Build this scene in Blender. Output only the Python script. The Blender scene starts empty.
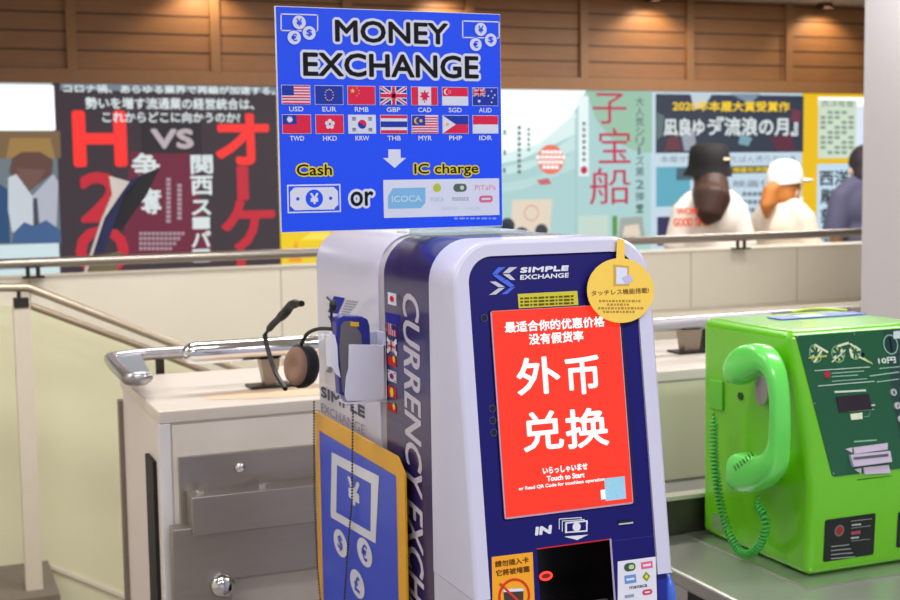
import bpy, math, random
from mathutils import Vector, Matrix
random.seed(7)
S = bpy.context.scene
COL = S.collection
R = math.radians
# ------------------------------------------------------------------ camera
CAM_H = 1.5
FPX = 1306.8
PITCH, YAW, ROLL = R(5.286), R(22.312), R(-0.872)
_F = Vector((math.sin(YAW)*math.cos(PITCH), math.cos(YAW)*math.cos(PITCH), -math.sin(PITCH)))
_R0 = Vector((math.cos(YAW), -math.sin(YAW), 0))
_U0 = _R0.cross(_F)
_R = _R0*math.cos(ROLL)+_U0*math.sin(ROLL)
_U = -_R0*math.sin(ROLL)+_U0*math.cos(ROLL)
CO = Vector((0, 0, CAM_H))
cd = bpy.data.cameras.new('camera'); cam = bpy.data.objects.new('camera', cd); COL.objects.link(cam)
m = Matrix((_R, _U, -_F)).transposed().to_4x4(); m.translation = CO
cam.matrix_world = m
cd.sensor_width = 36; cd.lens = FPX/900*36; cd.clip_start = .05; cd.clip_end = 100
cd.dof.use_dof = True; cd.dof.focus_distance = 1.68; cd.dof.aperture_fstop = 9.0
S.camera = cam

def ray(px, py): return _F+_R*((px-450)/FPX)-_U*((py-300)/FPX)
def at(px, py, X=None, Y=None, Z=None):
    d = ray(px, py)
    t = X/d.x if X is not None else Y/d.y if Y is not None else (Z-CAM_H)/d.z
    return CO+d*t

class Plane:
    def __init__(s, o, u, v):
        s.o = Vector(o); s.u = Vector(u).normalized(); s.v = Vector(v).normalized(); s.n = s.u.cross(s.v)
    def ab(s, px, py):
        d = ray(px, py); t = (s.o-CO).dot(s.n)/d.dot(s.n); p = CO+d*t-s.o
        return p.dot(s.u), p.dot(s.v)
    def w(s, a, b, h=0): return s.o+s.u*a+s.v*b+s.n*h
    def off(s, h): return Plane(s.o+s.n*h, s.u, s.v)
def front(Y): return Plane((0, Y, 0), (1, 0, 0), (0, 0, 1))     # faces the viewer (-Y)
def side(X): return Plane((X, 0, 0), (0, -1, 0), (0, 0, 1))     # faces -X
def top(Z): return Plane((0, 0, Z), (1, 0, 0), (0, 1, 0))

# ------------------------------------------------------------------ materials
def lin(c):
    return tuple(((v/255)/12.92 if v/255 <= .04045 else ((v/255+.055)/1.055)**2.4) for v in c)+(1,)
_M = {}
def mat(name, rgb, rough=.5, metal=0, emit=0, var=.04, scale=30, bump=0, spec=.5, trans=0, coat=0, alpha=1, stretch=None):
    if name in _M: return _M[name]
    M = bpy.data.materials.new(name); M.use_nodes = True; N = M.node_tree.nodes; L = M.node_tree.links
    b = N['Principled BSDF']; c = lin(rgb)
    b.inputs['Roughness'].default_value = rough; b.inputs['Metallic'].default_value = metal
    b.inputs['Specular IOR Level'].default_value = spec
    if coat: b.inputs['Coat Weight'].default_value = coat; b.inputs['Coat Roughness'].default_value = .1
    if trans: b.inputs['Transmission Weight'].default_value = trans
    if alpha < 1: b.inputs['Alpha'].default_value = alpha
    tc = N.new('ShaderNodeTexCoord'); mp = N.new('ShaderNodeMapping'); nz = N.new('ShaderNodeTexNoise')
    L.new(tc.outputs['Object'], mp.inputs[0]); L.new(mp.outputs[0], nz.inputs['Vector'])
    if stretch: mp.inputs['Scale'].default_value = stretch
    nz.inputs['Scale'].default_value = scale; nz.inputs['Detail'].default_value = 4
    mx = N.new('ShaderNodeMix'); mx.data_type = 'RGBA'
    mx.inputs['A'].default_value = tuple(v*(1-var) for v in c[:3])+(1,)
    mx.inputs['B'].default_value = tuple(min(1, v*(1+var)) for v in c[:3])+(1,)
    L.new(nz.outputs['Fac'], mx.inputs['Factor'])
    if emit:
        b.inputs['Base Color'].default_value = (.02, .02, .02, 1); b.inputs['Specular IOR Level'].default_value = .2
        L.new(mx.outputs['Result'], b.inputs['Emission Color']); b.inputs['Emission Strength'].default_value = emit
    else:
        L.new(mx.outputs['Result'], b.inputs['Base Color'])
    if bump:
        bp = N.new('ShaderNodeBump'); bp.inputs['Strength'].default_value = bump; bp.inputs['Distance'].default_value = .002
        L.new(nz.outputs['Fac'], bp.inputs['Height']); L.new(bp.outputs[0], b.inputs['Normal'])
    _M[name] = M; return M
def lit(name, rgb, e=1.0): return mat('lit_'+name, rgb, .6, 0, e, .02, 6)
def ink(name, rgb, rough=.6): return mat('ink_'+name, rgb, rough, 0, 0, .02, 40, spec=.2)

WHITE = ink('white', (226, 226, 240)); BLACK = ink('black', (14, 13, 24)); RED = ink('red', (205, 30, 52))
NAVY = ink('navy', (30, 40, 140)); YEL = ink('yellow', (245, 220, 40))

# ------------------------------------------------------------------ mesh builder
class MB:
    def __init__(s): s.v = []; s.f = []; s.m = []; s.s = []; s.mats = []
    def mi(s, M):
        if M not in s.mats: s.mats.append(M)
        return s.mats.index(M)
    def add(s, vs, fs, M, smooth=False):
        k = len(s.v); i = s.mi(M); s.v += [Vector(v) for v in vs]
        for f in fs: s.f.append([k+q for q in f]); s.m.append(i); s.s.append(smooth)
        return s
    def box(s, a, b, M):
        x0, y0, z0 = a; x1, y1, z1 = b
        return s.add([(x0, y0, z0), (x1, y0, z0), (x1, y1, z0), (x0, y1, z0), (x0, y0, z1), (x1, y0, z1), (x1, y1, z1), (x0, y1, z1)],
              [(3, 2, 1, 0), (4, 5, 6, 7), (0, 1, 5, 4), (1, 2, 6, 5), (2, 3, 7, 6), (3, 0, 4, 7)], M)
    def face(s, P, ab, M, h=.0004):                     # flat print on plane, ab counter-clockwise
        return s.add([P.w(a, b, h) for a, b in ab], [list(range(len(ab)))], M)
    def prism(s, P, ab, h0, h1, M, M2=None, smooth=False):
        n = len(ab)
        ar = sum(ab[i][0]*ab[(i+1) % n][1]-ab[(i+1) % n][0]*ab[i][1] for i in range(n))
        if ar < 0: ab = ab[::-1]
        vs = [P.w(a, b, h0) for a, b in ab]+[P.w(a, b, h1) for a, b in ab]
        if M2 is None and not smooth: return s.add(vs, [list(range(n-1, -1, -1)), list(range(n, 2*n))]+[(i, (i+1) % n, n+(i+1) % n, n+i) for i in range(n)], M)
        s.add(vs, [list(range(n-1, -1, -1)), list(range(n, 2*n))], M2 or M)
        return s.add(vs, [(i, (i+1) % n, n+(i+1) % n, n+i) for i in range(n)], M, smooth)
    def rect(s, P, p, q, M, h=.0004):                   # p,q = pixel corners seen on plane
        a0, b0 = P.ab(*p); a1, b1 = P.ab(*q); a0, a1 = sorted((a0, a1)); b0, b1 = sorted((b0, b1))
        return s.face(P, [(a0, b0), (a1, b0), (a1, b1), (a0, b1)], M, h)
    def rab(s, P, a0, b0, a1, b1, M, h=.0004):
        return s.face(P, [(a0, b0), (a1, b0), (a1, b1), (a0, b1)], M, h)
    def poly(s, P, pts, M, h=.0004):
        ab = [P.ab(*p) for p in pts]; n = len(ab)
        if sum(ab[i][0]*ab[(i+1) % n][1]-ab[(i+1) % n][0]*ab[i][1] for i in range(n)) < 0: ab = ab[::-1]
        return s.face(P, ab, M, h)
    def disc(s, P, c, r, M, h=.0004, r2=None, n=28):
        return s.face(P, [(c[0]+r*math.cos(2*math.pi*i/n), c[1]+(r2 or r)*math.sin(2*math.pi*i/n)) for i in range(n)], M, h)
    def ring(s, P, c, r, w, M, h=.0006, n=28, r2=None):
        r2 = r2 or r
        o = [P.w(c[0]+r*math.cos(2*math.pi*i/n), c[1]+r2*math.sin(2*math.pi*i/n), h) for i in range(n)]
        q = [P.w(c[0]+(r-w)*math.cos(2*math.pi*i/n), c[1]+(r2-w)*math.sin(2*math.pi*i/n), h) for i in range(n)]
        return s.add(o+q, [(i, (i+1) % n, n+(i+1) % n, n+i) for i in range(n)], M)
    def line(s, P, pts, w, M, h=.0006, pix=True):
        ab = [P.ab(*p) for p in pts] if pix else pts
        for (a, b), (c, d) in zip(ab, ab[1:]):
            t = Vector((c-a, d-b)); t.normalize(); nn = Vector((-t.y, t.x))*w/2; t *= w*.4
            s.face(P, [(a-nn.x*-1-t.x, b+nn.y-t.y), (a-nn.x-t.x, b-nn.y-t.y), (c-nn.x+t.x, d-nn.y+t.y), (c+nn.x+t.x, d+nn.y+t.y)], M, h)
        return s
    def tube(s, pts, r, M, n=14, cap=True, flat=None):
        pts = [Vector(p) for p in pts]; N = len(pts); rs = r if isinstance(r, (list, tuple)) else [r]*N
        T = [(pts[min(i+1, N-1)]-pts[max(i-1, 0)]).normalized() for i in range(N)]
        up = Vector((0, 0, 1)) if abs(T[0].z) < .9 else Vector((1, 0, 0))
        vs = []
        for i in range(N):
            a = (up-T[i]*up.dot(T[i])).normalized(); up = a; b = T[i].cross(a)
            for k in range(n):
                t = 2*math.pi*k/n; vs.append(pts[i]+a*(rs[i]*math.cos(t))+b*(rs[i]*math.sin(t)*(flat or 1)))
        fs = [(i*n+k, i*n+(k+1) % n, (i+1)*n+(k+1) % n, (i+1)*n+k) for i in range(N-1) for k in range(n)]
        s.add(vs, fs, M, True)
        if cap: s.add(vs[:n], [list(range(n-1, -1, -1))], M); s.add(vs[-n:], [list(range(n))], M)
        return s
    def ell(s, c, r, M, n=16, m_=10, rot=None):
        c = Vector(c); vs = []; fs = []
        for i in range(m_+1):
            t = math.pi*i/m_
            for k in range(n):
                u = 2*math.pi*k/n; p = Vector((r[0]*math.sin(t)*math.cos(u), r[1]*math.sin(t)*math.sin(u), r[2]*math.cos(t)))
                if rot: p.rotate(rot)
                vs.append(c+p)
        for i in range(m_):
            for k in range(n): fs.append((i*n+k, (i+1)*n+k, (i+1)*n+(k+1) % n, i*n+(k+1) % n))
        return s.add(vs, fs, M, True)
    def loft(s, loops, M, smooth=True, closed=True):
        n = len(loops[0]); vs = [p for l in loops for p in l]; K = n if closed else n-1
        return s.add(vs, [(i*n+k, i*n+(k+1) % n, (i+1)*n+(k+1) % n, (i+1)*n+k) for i in range(len(loops)-1) for k in range(K)], M, smooth)
    def text(s, P, t, box, M, h=.0006, bold=0, shear=0, rot=0, pix=True, hstep=.00001, fit=None):
        """text filling a box (two pixel corners on the plane, or plane units); rot=90: runs downwards, -90: upwards"""
        if pix:
            (a0, b0), (a1, b1) = P.ab(*box[0]), P.ab(*box[1])
        else: (a0, b0), (a1, b1) = box
        a0, a1 = sorted((a0, a1)); b0, b1 = sorted((b0, b1))
        vs, fs, bb = glyphs(t, shear)
        w = max(bb[2]-bb[0], 1e-6); hh = max(bb[3]-bb[1], 1e-6)
        fb = bold if fit is None else fit
        if fb:
            kk = math.sqrt(abs((a1-a0)*(b1-b0)/((hh if rot else w)*(w if rot else hh)))); mg = min(fb*kk, (a1-a0)*.2, (b1-b0)*.2)
            a0 += mg; a1 -= mg; b0 += mg; b1 -= mg
        n = 1 if not bold else (8 if bold < .05 else 14)
        sx = (b1-b0 if rot else a1-a0)/w; sy = (a1-a0 if rot else b1-b0)/hh; k = math.sqrt(abs(sx*sy)); kx, ky_ = k/sx, k/sy
        for j in range(n+(n > 1)):
            dx = dy = 0
            if j < n and n > 1: dx = bold*math.cos(2*math.pi*j/n)*kx; dy = bold*math.sin(2*math.pi*j/n)*ky_
            out = []
            for x, y in vs:
                u = (x+dx-bb[0])/w; v = (y+dy-bb[1])/hh
                if rot == 90: u, v = v, 1-u
                elif rot == -90: u, v = 1-v, u
                out.append(P.w(a0+(a1-a0)*u, b0+(b1-b0)*v, h+j*hstep))
            s.add(out, fs, M)
        return s
    def tline(s, P, t, xl, xr, yt, yb, M, h=.0006, bold=0, **k):   # height taken at the left end
        al, bt = P.ab(xl, yt); _, bo = P.ab(xl, yb); ar, _ = P.ab(xr, yt)
        return s.text(P, t, ((al, bo), (ar, bt)), M, h, bold, pix=False, **k)
    def build(s, name, parent=None, loc=None, bevel=0, segs=2, auto=False):
        me = bpy.data.meshes.new(name)
        if parent is not None: o0 = parent_world(parent)
        elif loc is not None: o0 = Vector(loc)
        else:
            xs = [v.x for v in s.v]; ys = [v.y for v in s.v]; o0 = Vector(((min(xs)+max(xs))/2, (min(ys)+max(ys))/2, min(v.z for v in s.v)))
        me.from_pydata([tuple(v-o0) for v in s.v], [], s.f)
        for M in s.mats: me.materials.append(M)
        for p, i, q in zip(me.polygons, s.m, s.s): p.material_index = i; p.use_smooth = q
        me.update()
        o = bpy.data.objects.new(name, me); COL.objects.link(o)
        if parent is not None: o.parent = parent
        else: o.location = o0
        if bevel:
            b = o.modifiers.new('bevel', 'BEVEL'); b.width = bevel; b.segments = segs; b.limit_method = 'ANGLE'; b.angle_limit = R(35)
            b.harden_normals = False
            for p in me.polygons: p.use_smooth = True
            w = o.modifiers.new('wn', 'WEIGHTED_NORMAL'); w.keep_sharp = True
        return o
_W = {}
def parent_world(o):
    v = Vector(o.location)
    while o.parent: o = o.parent; v += Vector(o.location)
    return v
_G = {}
def glyphs(t, shear=0):
    key = (t, shear)
    if key in _G: return _G[key]
    c = bpy.data.curves.new('t', 'FONT'); c.body = t; c.size = 1; c.shear = shear; c.resolution_u = 3
    o = bpy.data.objects.new('t', c); COL.objects.link(o)
    bpy.context.view_layer.update()
    me = bpy.data.meshes.new_from_object(o.evaluated_get(bpy.context.evaluated_depsgraph_get()))
    v = [(q.co.x, q.co.y) for q in me.vertices]; f = [list(p.vertices) for p in me.polygons]
    bpy.data.objects.remove(o); bpy.data.curves.remove(c); bpy.data.meshes.remove(me)
    bb = (min(q[0] for q in v), min(q[1] for q in v), max(q[0] for q in v), max(q[1] for q in v)) if v else (0, 0, 1, 1)
    _G[key] = (v, f, bb); return _G[key]

def tag(o, label=None, cat=None, group=None, kind=None):
    if label: o['label'] = label
    if cat: o['category'] = cat
    if group: o['group'] = group
    if kind: o['kind'] = kind
    return o
def empty(name, loc, label=None, cat=None, group=None):
    o = bpy.data.objects.new(name, None); COL.objects.link(o); o.location = loc; o.empty_display_size = .05
    return tag(o, label, cat, group)
def struct(mb, name, **k): return tag(mb.build(name, **k), kind='structure')
def rrect(a0, b0, a1, b1, r, n=6):
    out = []
    for cx, cy, s0 in ((a1-r, b0+r, -90), (a1-r, b1-r, 0), (a0+r, b1-r, 90), (a0+r, b0+r, 180)):
        for i in range(n+1): t = R(s0+90*i/n); out.append((cx+r*math.cos(t), cy+r*math.sin(t)))
    return out

# ================================================================== THE SETTING
cream = mat('cream_wall', (228, 221, 204), .45, var=.04, scale=5, bump=.02)
steel = mat('steel', (168, 160, 152), .32, .85, var=.06, scale=12, stretch=(1, 1, 8))
chrome = mat('chrome', (222, 222, 226), .12, 1, var=.03)
darkm = mat('dark_metal', (58, 52, 48), .45, .6)
wood = mat('wood_planks', (142, 98, 60), .5, var=.22, scale=7, stretch=(1, 1, 14))
woodd = mat('wood_gap', (72, 46, 26), .6)
woodb = mat('wood_batten', (146, 104, 66), .5, var=.1)
YW = 6.56
fl = MB().box((-2, -2.5, -.05), (8, 6.7, 0), mat('floor_tile', (150, 142, 132), .4, var=.08, scale=2)); struct(fl, 'floor')
CZ = 2.515
struct(MB().box((-2, -2.5, CZ), (8, 6.7, CZ+.05), mat('ceiling_panel', (200, 192, 180), .7)), 'ceiling')
wb = MB()
wb.box((-2, YW+.06, 0), (8, YW+.14, 1.99), mat('wall_grey', (120, 112, 106), .6))
struct(wb, 'wall_back'); wb = MB()
wb.box((-2, YW, 2.055), (8, YW+.14, CZ), wood)
z = 2.055
while z < CZ:
    wb.box((-2, YW-.002, z-.004), (8, YW, z+.004), woodd); z += .0885
wb.box((-2, YW-.02, 1.985), (8, YW+.14, 2.055), woodb)
struct(wb, 'wall_upper')
for i in range(-3, 11):
    x = .75+.692*i
    struct(MB().box((x-.024, YW-.022, 2.055), (x+.024, YW, CZ), woodb), 'trim_%d' % (i+4))
struct(MB().box((-2.05, -2.5, 0), (-2, 6.7, CZ), cream), 'wall_left')
struct(MB().box((8, -2.5, 0), (8.05, 6.7, CZ), cream), 'wall_right')
# low parapet wall across the middle
PY = 4.5
pw = MB().box((-1.2, PY, 0), (6.5, PY+.16, 1.198), cream)
for x in (-.5, .35, 1.2, 2.05, 2.9, 3.42, 4.3): pw.box((x-.002, PY-.0008, 0), (x+.002, PY, 1.19), mat('seam', (176, 164, 144), .6))
struct(pw, 'wall_middle')
struct(MB().box((2.0, PY-.32, 0), (6.5, PY-.001, .968), mat('ledge_cream', (206, 198, 180), .5)), 'trim_20')
Pst = front(PY-.001)
stair_side = mat('stair_side_cream', (226, 224, 190), .45, var=.06, scale=3)
g = MB().prism(Pst, [Pst.ab(*p) for p in ((-60, 304), (28, 306), (150, 352), (340, 428), (360, 700), (-60, 700))], 0, .004, stair_side)
struct(g, 'trim_22')
g = MB().prism(Pst, [Pst.ab(*p) for p in ((46, 562), (130, 596), (130, 600), (46, 566))], .0042, .012, cream); struct(g, 'trim_23')
# pillar
pfar = at(863, 150, Y=3.7)
struct(MB().box((pfar.x, 2.9, 0), (pfar.x+.9, 3.7, CZ), mat('pillar_grey', (205, 200, 206), .5, var=.01)), 'wall_pillar')
# base under the stair post
stair_step = MB().box((-.6, 4.1, 0), (at(60, 590, Y=4.1).x, PY-.001, at(30, 563, Y=4.49).z), mat('grey_step', (118, 108, 98), .6, var=.1)); struct(stair_step, 'trim_21')

# parapet rail
ra = empty('guard_rail', (1.7, 4.47, 1.198), 'long slim steel guard rail on top of the cream parapet in front of the posters', 'railing')
MB().tube([(-1.2, 4.47, 1.248), (6.5, 4.47, 1.248)], .0165, steel).build('rail', ra)
for px in (32, 741, -300, 420):
    x = at(px, 250, Y=4.47).x
    b = MB(); 
    for d in (-.016, .016): b.tube([(x+d, 4.47, 1.198), (x+d, 4.47, 1.24)], .007, darkm, 8)
    b.box((x-.035, 4.45, 1.198), (x+.035, 4.49, 1.204), darkm).build('bracket', ra)
# stair hand rails
sr = empty('stair_handrail', tuple(at(20, 560, Y=4.2)), 'pair of slim sloping stair handrails on a pale post at the left of the parapet', 'railing')
tan_m = mat('tan_metal', (186, 172, 152), .35, .7)
YR = 4.2
A = at(-60, 288, Y=YR); B = at(28, 287.5, Y=YR); C_ = at(175, 344.5, Y=YR); D = at(330, 406, Y=YR)
MB().tube([A, B, B+(C_-B)*.03, C_, D], .013, tan_m).build('upper_rail', sr)
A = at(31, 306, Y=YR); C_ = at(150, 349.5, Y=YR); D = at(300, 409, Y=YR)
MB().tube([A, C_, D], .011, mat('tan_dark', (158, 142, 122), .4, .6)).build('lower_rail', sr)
p0 = at(21, 306, Y=YR); p1 = at(33, 572, Y=YR)
MB().box((p0.x-.024, YR-.024, at(30, 563, Y=4.49).z), (p0.x+.026, YR+.024, p0.z), mat('post_cream', (214, 204, 186), .5)).build('post', sr)
MB().box((p0.x-.022, YR-.027, p0.z-.004), (p0.x+.022, YR+.02, p0.z+.025), darkm).build('collar', sr)
MB().tube([(p0.x-.005, YR, p0.z+.02), (p0.x-.005, YR, at(17, 289, Y=YR).z)], .006, darkm, 8).build('stem', sr)

# ================================================================== POSTERS (backlit)
def poster(name, x0, x1, bg, label, z0=.98, cat='poster'):
    r = empty(name, ((x0+x1)/2, YW+.06, z0), label, cat)
    P = front(YW+.02)
    MB().box((x0, YW+.02, z0), (x1, YW+.058, 1.984), bg).build('light_box', r)
    return r, P
H1, H2, H3 = .002, .004, .006
r, P = poster('lit_poster', at(-90, 200, Y=YW).x, .655, lit('pale', (206, 226, 230)), 'backlit poster with blank white top and portrait of a person in white shirt')
MB().rect(P, (-90, 84), (55.5, 130), lit('white', (255, 255, 255), 1.3), H1).build('blank_header', r)
g = MB(); g.rect(P, (-90, 131), (61, 243), lit('por_bg', (108, 120, 128)), H1)
g.rect(P, (-90, 131), (61, 158), lit('por_tan', (122, 98, 70)), H2)
g.poly(P, [(10, 138), (50, 138), (55, 158), (6, 158)], lit('por_ochre', (156, 124, 72)), H3)
g.poly(P, [(-90, 175), (-90, 243), (10, 243), (8, 190), (-20, 170)], lit('por_navy', (44, 78, 118)), H3)
g.poly(P, [(12, 158), (22, 152), (40, 152), (53, 160), (52, 174), (38, 184), (28, 192), (18, 182), (9, 172)], lit('por_brown', (98, 70, 62)), H3+.002)
g.poly(P, [(16, 168), (46, 170), (38, 182), (28, 191), (20, 182)], lit('por_skin', (112, 84, 76)), H3+.003)
g.poly(P, [(8, 178), (16, 174), (32, 196), (34, 232), (12, 232), (8, 210)], lit('por_white', (196, 204, 212)), H3+.004)
g.poly(P, [(32, 196), (53, 174), (58, 182), (56, 232), (36, 234)], lit('por_white2', (176, 180, 194)), H3+.004)
g.poly(P, [(14, 232), (24, 222), (34, 226), (46, 220), (60, 230), (60, 243), (12, 243)], lit('por_blue', (64, 96, 140)), H3+.006)
g.poly(P, [(33, 198), (37, 198), (39, 224), (33, 226)], lit('por_dark', (70, 70, 86)), H3+.008)
g.build('picture', r)
g = MB().rect(P, (-60, 266), (40, 268), lit('cap_blue', (60, 120, 190)), H1).rect(P, (0, 262), (16, 266), lit('cap_blue', (60, 120, 190)), H1).build('caption', r)

# red and black poster
x1 = at(281.5, 240, Y=YW).x
r, P = poster('lit_poster', .664, x1, lit('plum', (60, 50, 58)), 'dark backlit poster with big red characters and white Japanese text')
redl = lit('red_big', (242, 52, 50), 1.1); redd = lit('red_dim', (196, 40, 58)); wl = lit('paper', (216, 226, 226)); pk = lit('maroon', (110, 38, 62))
MB().poly(P, [(130, 152), (190, 152), (215, 262), (122, 262)], pk, H1).poly(P, [(60, 83), (278, 87), (278, 93), (60, 90)], lit('glow', (118, 128, 142)), H1).build('backdrop', r)
g = MB()
g.text(P, 'コロナ禍、あらゆる業界で再編が加速する。', ((63, 84), (275, 95)), wl, H3, .03)
g.text(P, '勢いを増す流通業の経営統合は、', ((85, 97), (254, 110)), wl, H3, .03)
g.text(P, 'これからどこに向かうのか?', ((102, 111.5), (240, 123)), wl, H3, .03)
g.build('headline', r)
g = MB(); g.text(P, 'H', ((71, 110), (128, 167)), redl, H2, .03)
g.text(P, '2', ((78, 172), (126, 222)), redd, H2, .03).text(P, 'O', ((74, 226), (130, 275)), redd, H2, .03).build('red_initials', r)
g = MB(); g.rect(P, (141, 121), (202, 153), lit('vs_box', (44, 40, 46)), H2); g.text(P, 'VS', ((150, 128.5), (194, 149)), lit('vs', (186, 172, 178)), H3, .04); g.build('versus_mark', r)
g = MB(); g.text(P, '争', ((131, 153), (160, 178)), wl, H3, .03); g.text(P, '奪', ((140, 188), (162, 214)), wl, H3, .03); g.build('white_characters', r)
g = MB()
for i, ch in enumerate('関西'): g.text(P, ch, ((190, 155+i*21), (213, 174+i*21)), wl, H3, .03)
for ch, y0, y1 in (('ス', 200, 215), ('ー', 217, 229), ('パ', 231, 247), ('ー', 249, 262)):
    g.text(P, ch, ((191, y0), (211, y1)), wl, H3, .03, rot=90 if ch == 'ー' else 0)
g.build('white_column', r)
g = MB()
g.text(P, 'オ', ((214, 113), (270, 165)), redl, H2, .03).text(P, 'ー', ((236, 166), (249, 200)), redd, H2, .05, rot=90).text(P, 'ケ', ((220, 200), (276, 250)), redd, H2, .03).text(P, 'ー', ((236, 250), (246, 275)), redd, H2, .05, rot=90)
g.build('red_katakana', r)
dim = lit('dim_text', (170, 150, 160))
for x, a, b in ((166, 178, 222), (177, 184, 218)):
    y = a; g = MB()
    while y < b: g.rect(P, (x, y), (x+4.5, y+3.2), dim, H3); y += 4.6
    g.build('small_print', r)
g = MB()
for i in range(4): 
    x = 139
    while x < 139+44-i*4: g.rect(P, (x, 232+i*5), (x+3.2, 235+i*5), dim, H3); x += 4.2
g.build('small_print', r)
# yellow poster behind the sign
xa = x1+.006; xb = at(400, 200, Y=YW).x
r, P = poster('lit_poster', xa, xb, lit('amber', (240, 204, 28)), 'yellow backlit poster with pale blue top, mostly hidden behind the blue currency sign')
g = MB().rect(P, (284, 84), (396, 228), lit('pale', (206, 226, 230)), H1).poly(P, [(288, 262), (296, 240), (302, 262)], lit('orange', (238, 160, 40)), H1)
g.poly(P, [(300, 240), (312, 232), (330, 232), (330, 240)], lit('lemon', (250, 226, 90)), H1).build('print', r)
# mint poster
xc = at(652.5, 200, Y=YW).x
r, P = poster('lit_poster', xb+.006, xc, lit('mint', (170, 208, 208)), 'mint green backlit poster with three big crimson characters and an orange disc')
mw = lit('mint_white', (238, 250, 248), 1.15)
g = MB(); g.poly(P, [(404, 88), (586, 90), (574, 112), (560, 138), (520, 160), (404, 180)], mw, H1)  # backlight hot spot painted into the print as a white patch
g.poly(P, [(586, 91), (652, 93), (652, 152), (640, 153), (612, 140), (596, 120)], lit('leaf', (150, 192, 168)), H1)
g.poly(P, [(404, 180), (520, 160), (576, 112), (576, 134), (404, 192)], lit('mint_glow', (220, 242, 240)), H1+.001).poly(P, [(404, 190), (520, 172), (576, 134), (576, 150), (404, 205)], lit('mint_glow2', (200, 228, 227)), H1+.001).poly(P, [(404, 205), (520, 190), (576, 150), (576, 168), (404, 222)], lit('mint_glow3', (185, 218, 217)), H1+.001)  # stepped bands paint the hot spot's fade into the mint
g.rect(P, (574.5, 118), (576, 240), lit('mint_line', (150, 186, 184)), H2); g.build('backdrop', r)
cr = lit('crimson', (190, 30, 78)); gt = lit('grey_text', (92, 112, 112))
g = MB()
g.text(P, '子', ((592, 93), (626, 124)), cr, H3, .0).text(P, '宝', ((598, 128), (630, 163)), cr, H3, .0).text(P, '船', ((589, 168), (630, 204)), cr, H3, .0).build('crimson_title', r)
g = MB().disc(P, P.ab(550.5, 159.5), .083, lit('coral', (236, 118, 98)), H2)
for i, (a, b) in enumerate(((541, 560), (536, 565), (538, 563), (542, 559))):
    x = a
    while x < b-1: g.rect(P, (x, 150.5+i*5), (x+3.4, 153.7+i*5), mw, H3); x += 4.2
g.build('orange_disc', r)
g = MB(); g.rect(P, (578, 96), (588.5, 176), lit('slip', (232, 246, 246)), H2)
for i in range(7): g.rect(P, (582, 122+i*6), (585, 125.5+i*6), gt, H3)
g.disc(P, P.ab(583.5, 170), .022, cr, H3)
g.build('white_slip', r); g = MB()
for ch, y in zip('大人気シリーズ第2弾!', (97, 107, 117, 127, 137, 147, 156, 167, 180, 192, 204)):
    if ch in 'ー': g.text(P, ch, ((637, y), (640, y+8)), gt, H3, .02, rot=90)
    else: g.text(P, ch, ((635, y), (643.5, y+9)), gt, H3, .015)
g.build('subtitle_column', r); g = MB()
for i in range(9): g.rect(P, (517, 126+i*5.5), (520.5, 129.5+i*5.5), gt, H3)
g.build('side_column', r); g = MB()
for i in range(5): g.rect(P, (527, 128+i*5), (529.5, 131+i*5), gt, H3)
g.build('side_column', r); g = MB()
for x, y in ((503, 130), (503, 150), (502.5, 168)): g.rect(P, (x, y), (x+2.5, y+5), gt, H3)
g.build('side_columns', r); g = MB()
g.poly(P, [(536, 180), (548, 178), (551, 184), (540, 185)], lit('rose', (196, 104, 112)), H3)
g.build('rose_mark', r)
g = MB(); g.poly(P, [(512, 200), (552, 199), (549, 236), (510, 236)], lit('skinp', (226, 212, 192)), H2)
g.ring(P, P.ab(531, 213), .045, .006, lit('rosep', (216, 150, 140)), H3)
for c in ((507, 226, .045), (541, 231, .04), (503, 233, .06), (521, 236, .05)): g.disc(P, P.ab(c[0], c[1]), c[2], lit('sumi', (52, 60, 70)), H3)
g.build('drawing', r); g = MB()
g.rect(P, (578, 216), (608, 240), lit('panel_pale', (196, 216, 204)), H2); g.rect(P, (612, 216), (617, 236), lit('greenp', (96, 150, 60)), H2)
g.poly(P, [(620, 218), (642, 216), (645, 240), (618, 240)], lit('panel_grey', (160, 168, 160)), H2); g.poly(P, [(624, 226), (638, 224), (640, 236), (622, 236)], lit('skinp', (226, 212, 192)), H3)
g.build('small_pictures', r)
# award novel poster
xd = at(803.5, 200, Y=YW).x
r, P = poster('lit_poster', xc+.006, xd, lit('ice', (196, 216, 230)), 'backlit book poster with a dark banner, yellow line and white Japanese title above')
g = MB(); g.rect(P, (655.5, 94), (803, 152), lit('night', (42, 52, 72)), H1)
for pts, c in (([(690, 94), (712, 94), (704, 106), (694, 110)], (190, 206, 216)), ([(656, 112), (664, 116), (662, 136), (656, 140)], (86, 110, 110)), ([(730, 94), (760, 94), (750, 104)], (120, 140, 160)),
               ([(668, 138), (676, 134), (682, 150), (664, 151)], (100, 48, 62)), ([(680, 130), (694, 128), (696, 150), (684, 151)], (150, 160, 172)), ([(770, 138), (790, 132), (796, 150), (776, 151)], (90, 36, 60)),
               ([(792, 108), (801, 112), (798, 126), (790, 120)], (110, 50, 70)), ([(740, 134), (752, 138), (748, 146), (738, 144)], (116, 160, 176))):
    g.poly(P, pts, lit('bn%d' % c[0], c), H2)
g.build('banner', r)
MB().text(P, '2020年本屋大賞受賞作', ((672, 100.5), (789, 112)), lit('gold', (244, 204, 40)), H3, .03).build('yellow_line', r)
MB().text(P, '凪良ゆう', ((663, 118), (716, 136)), wl, H3+.002, .03).build('author_name', r); MB().text(P, '『流浪の月』', ((716, 117), (797, 136)), wl, H3+.002, .03).build('title', r)
g = MB(); dt = lit('slate_text', (110, 124, 140))
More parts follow.
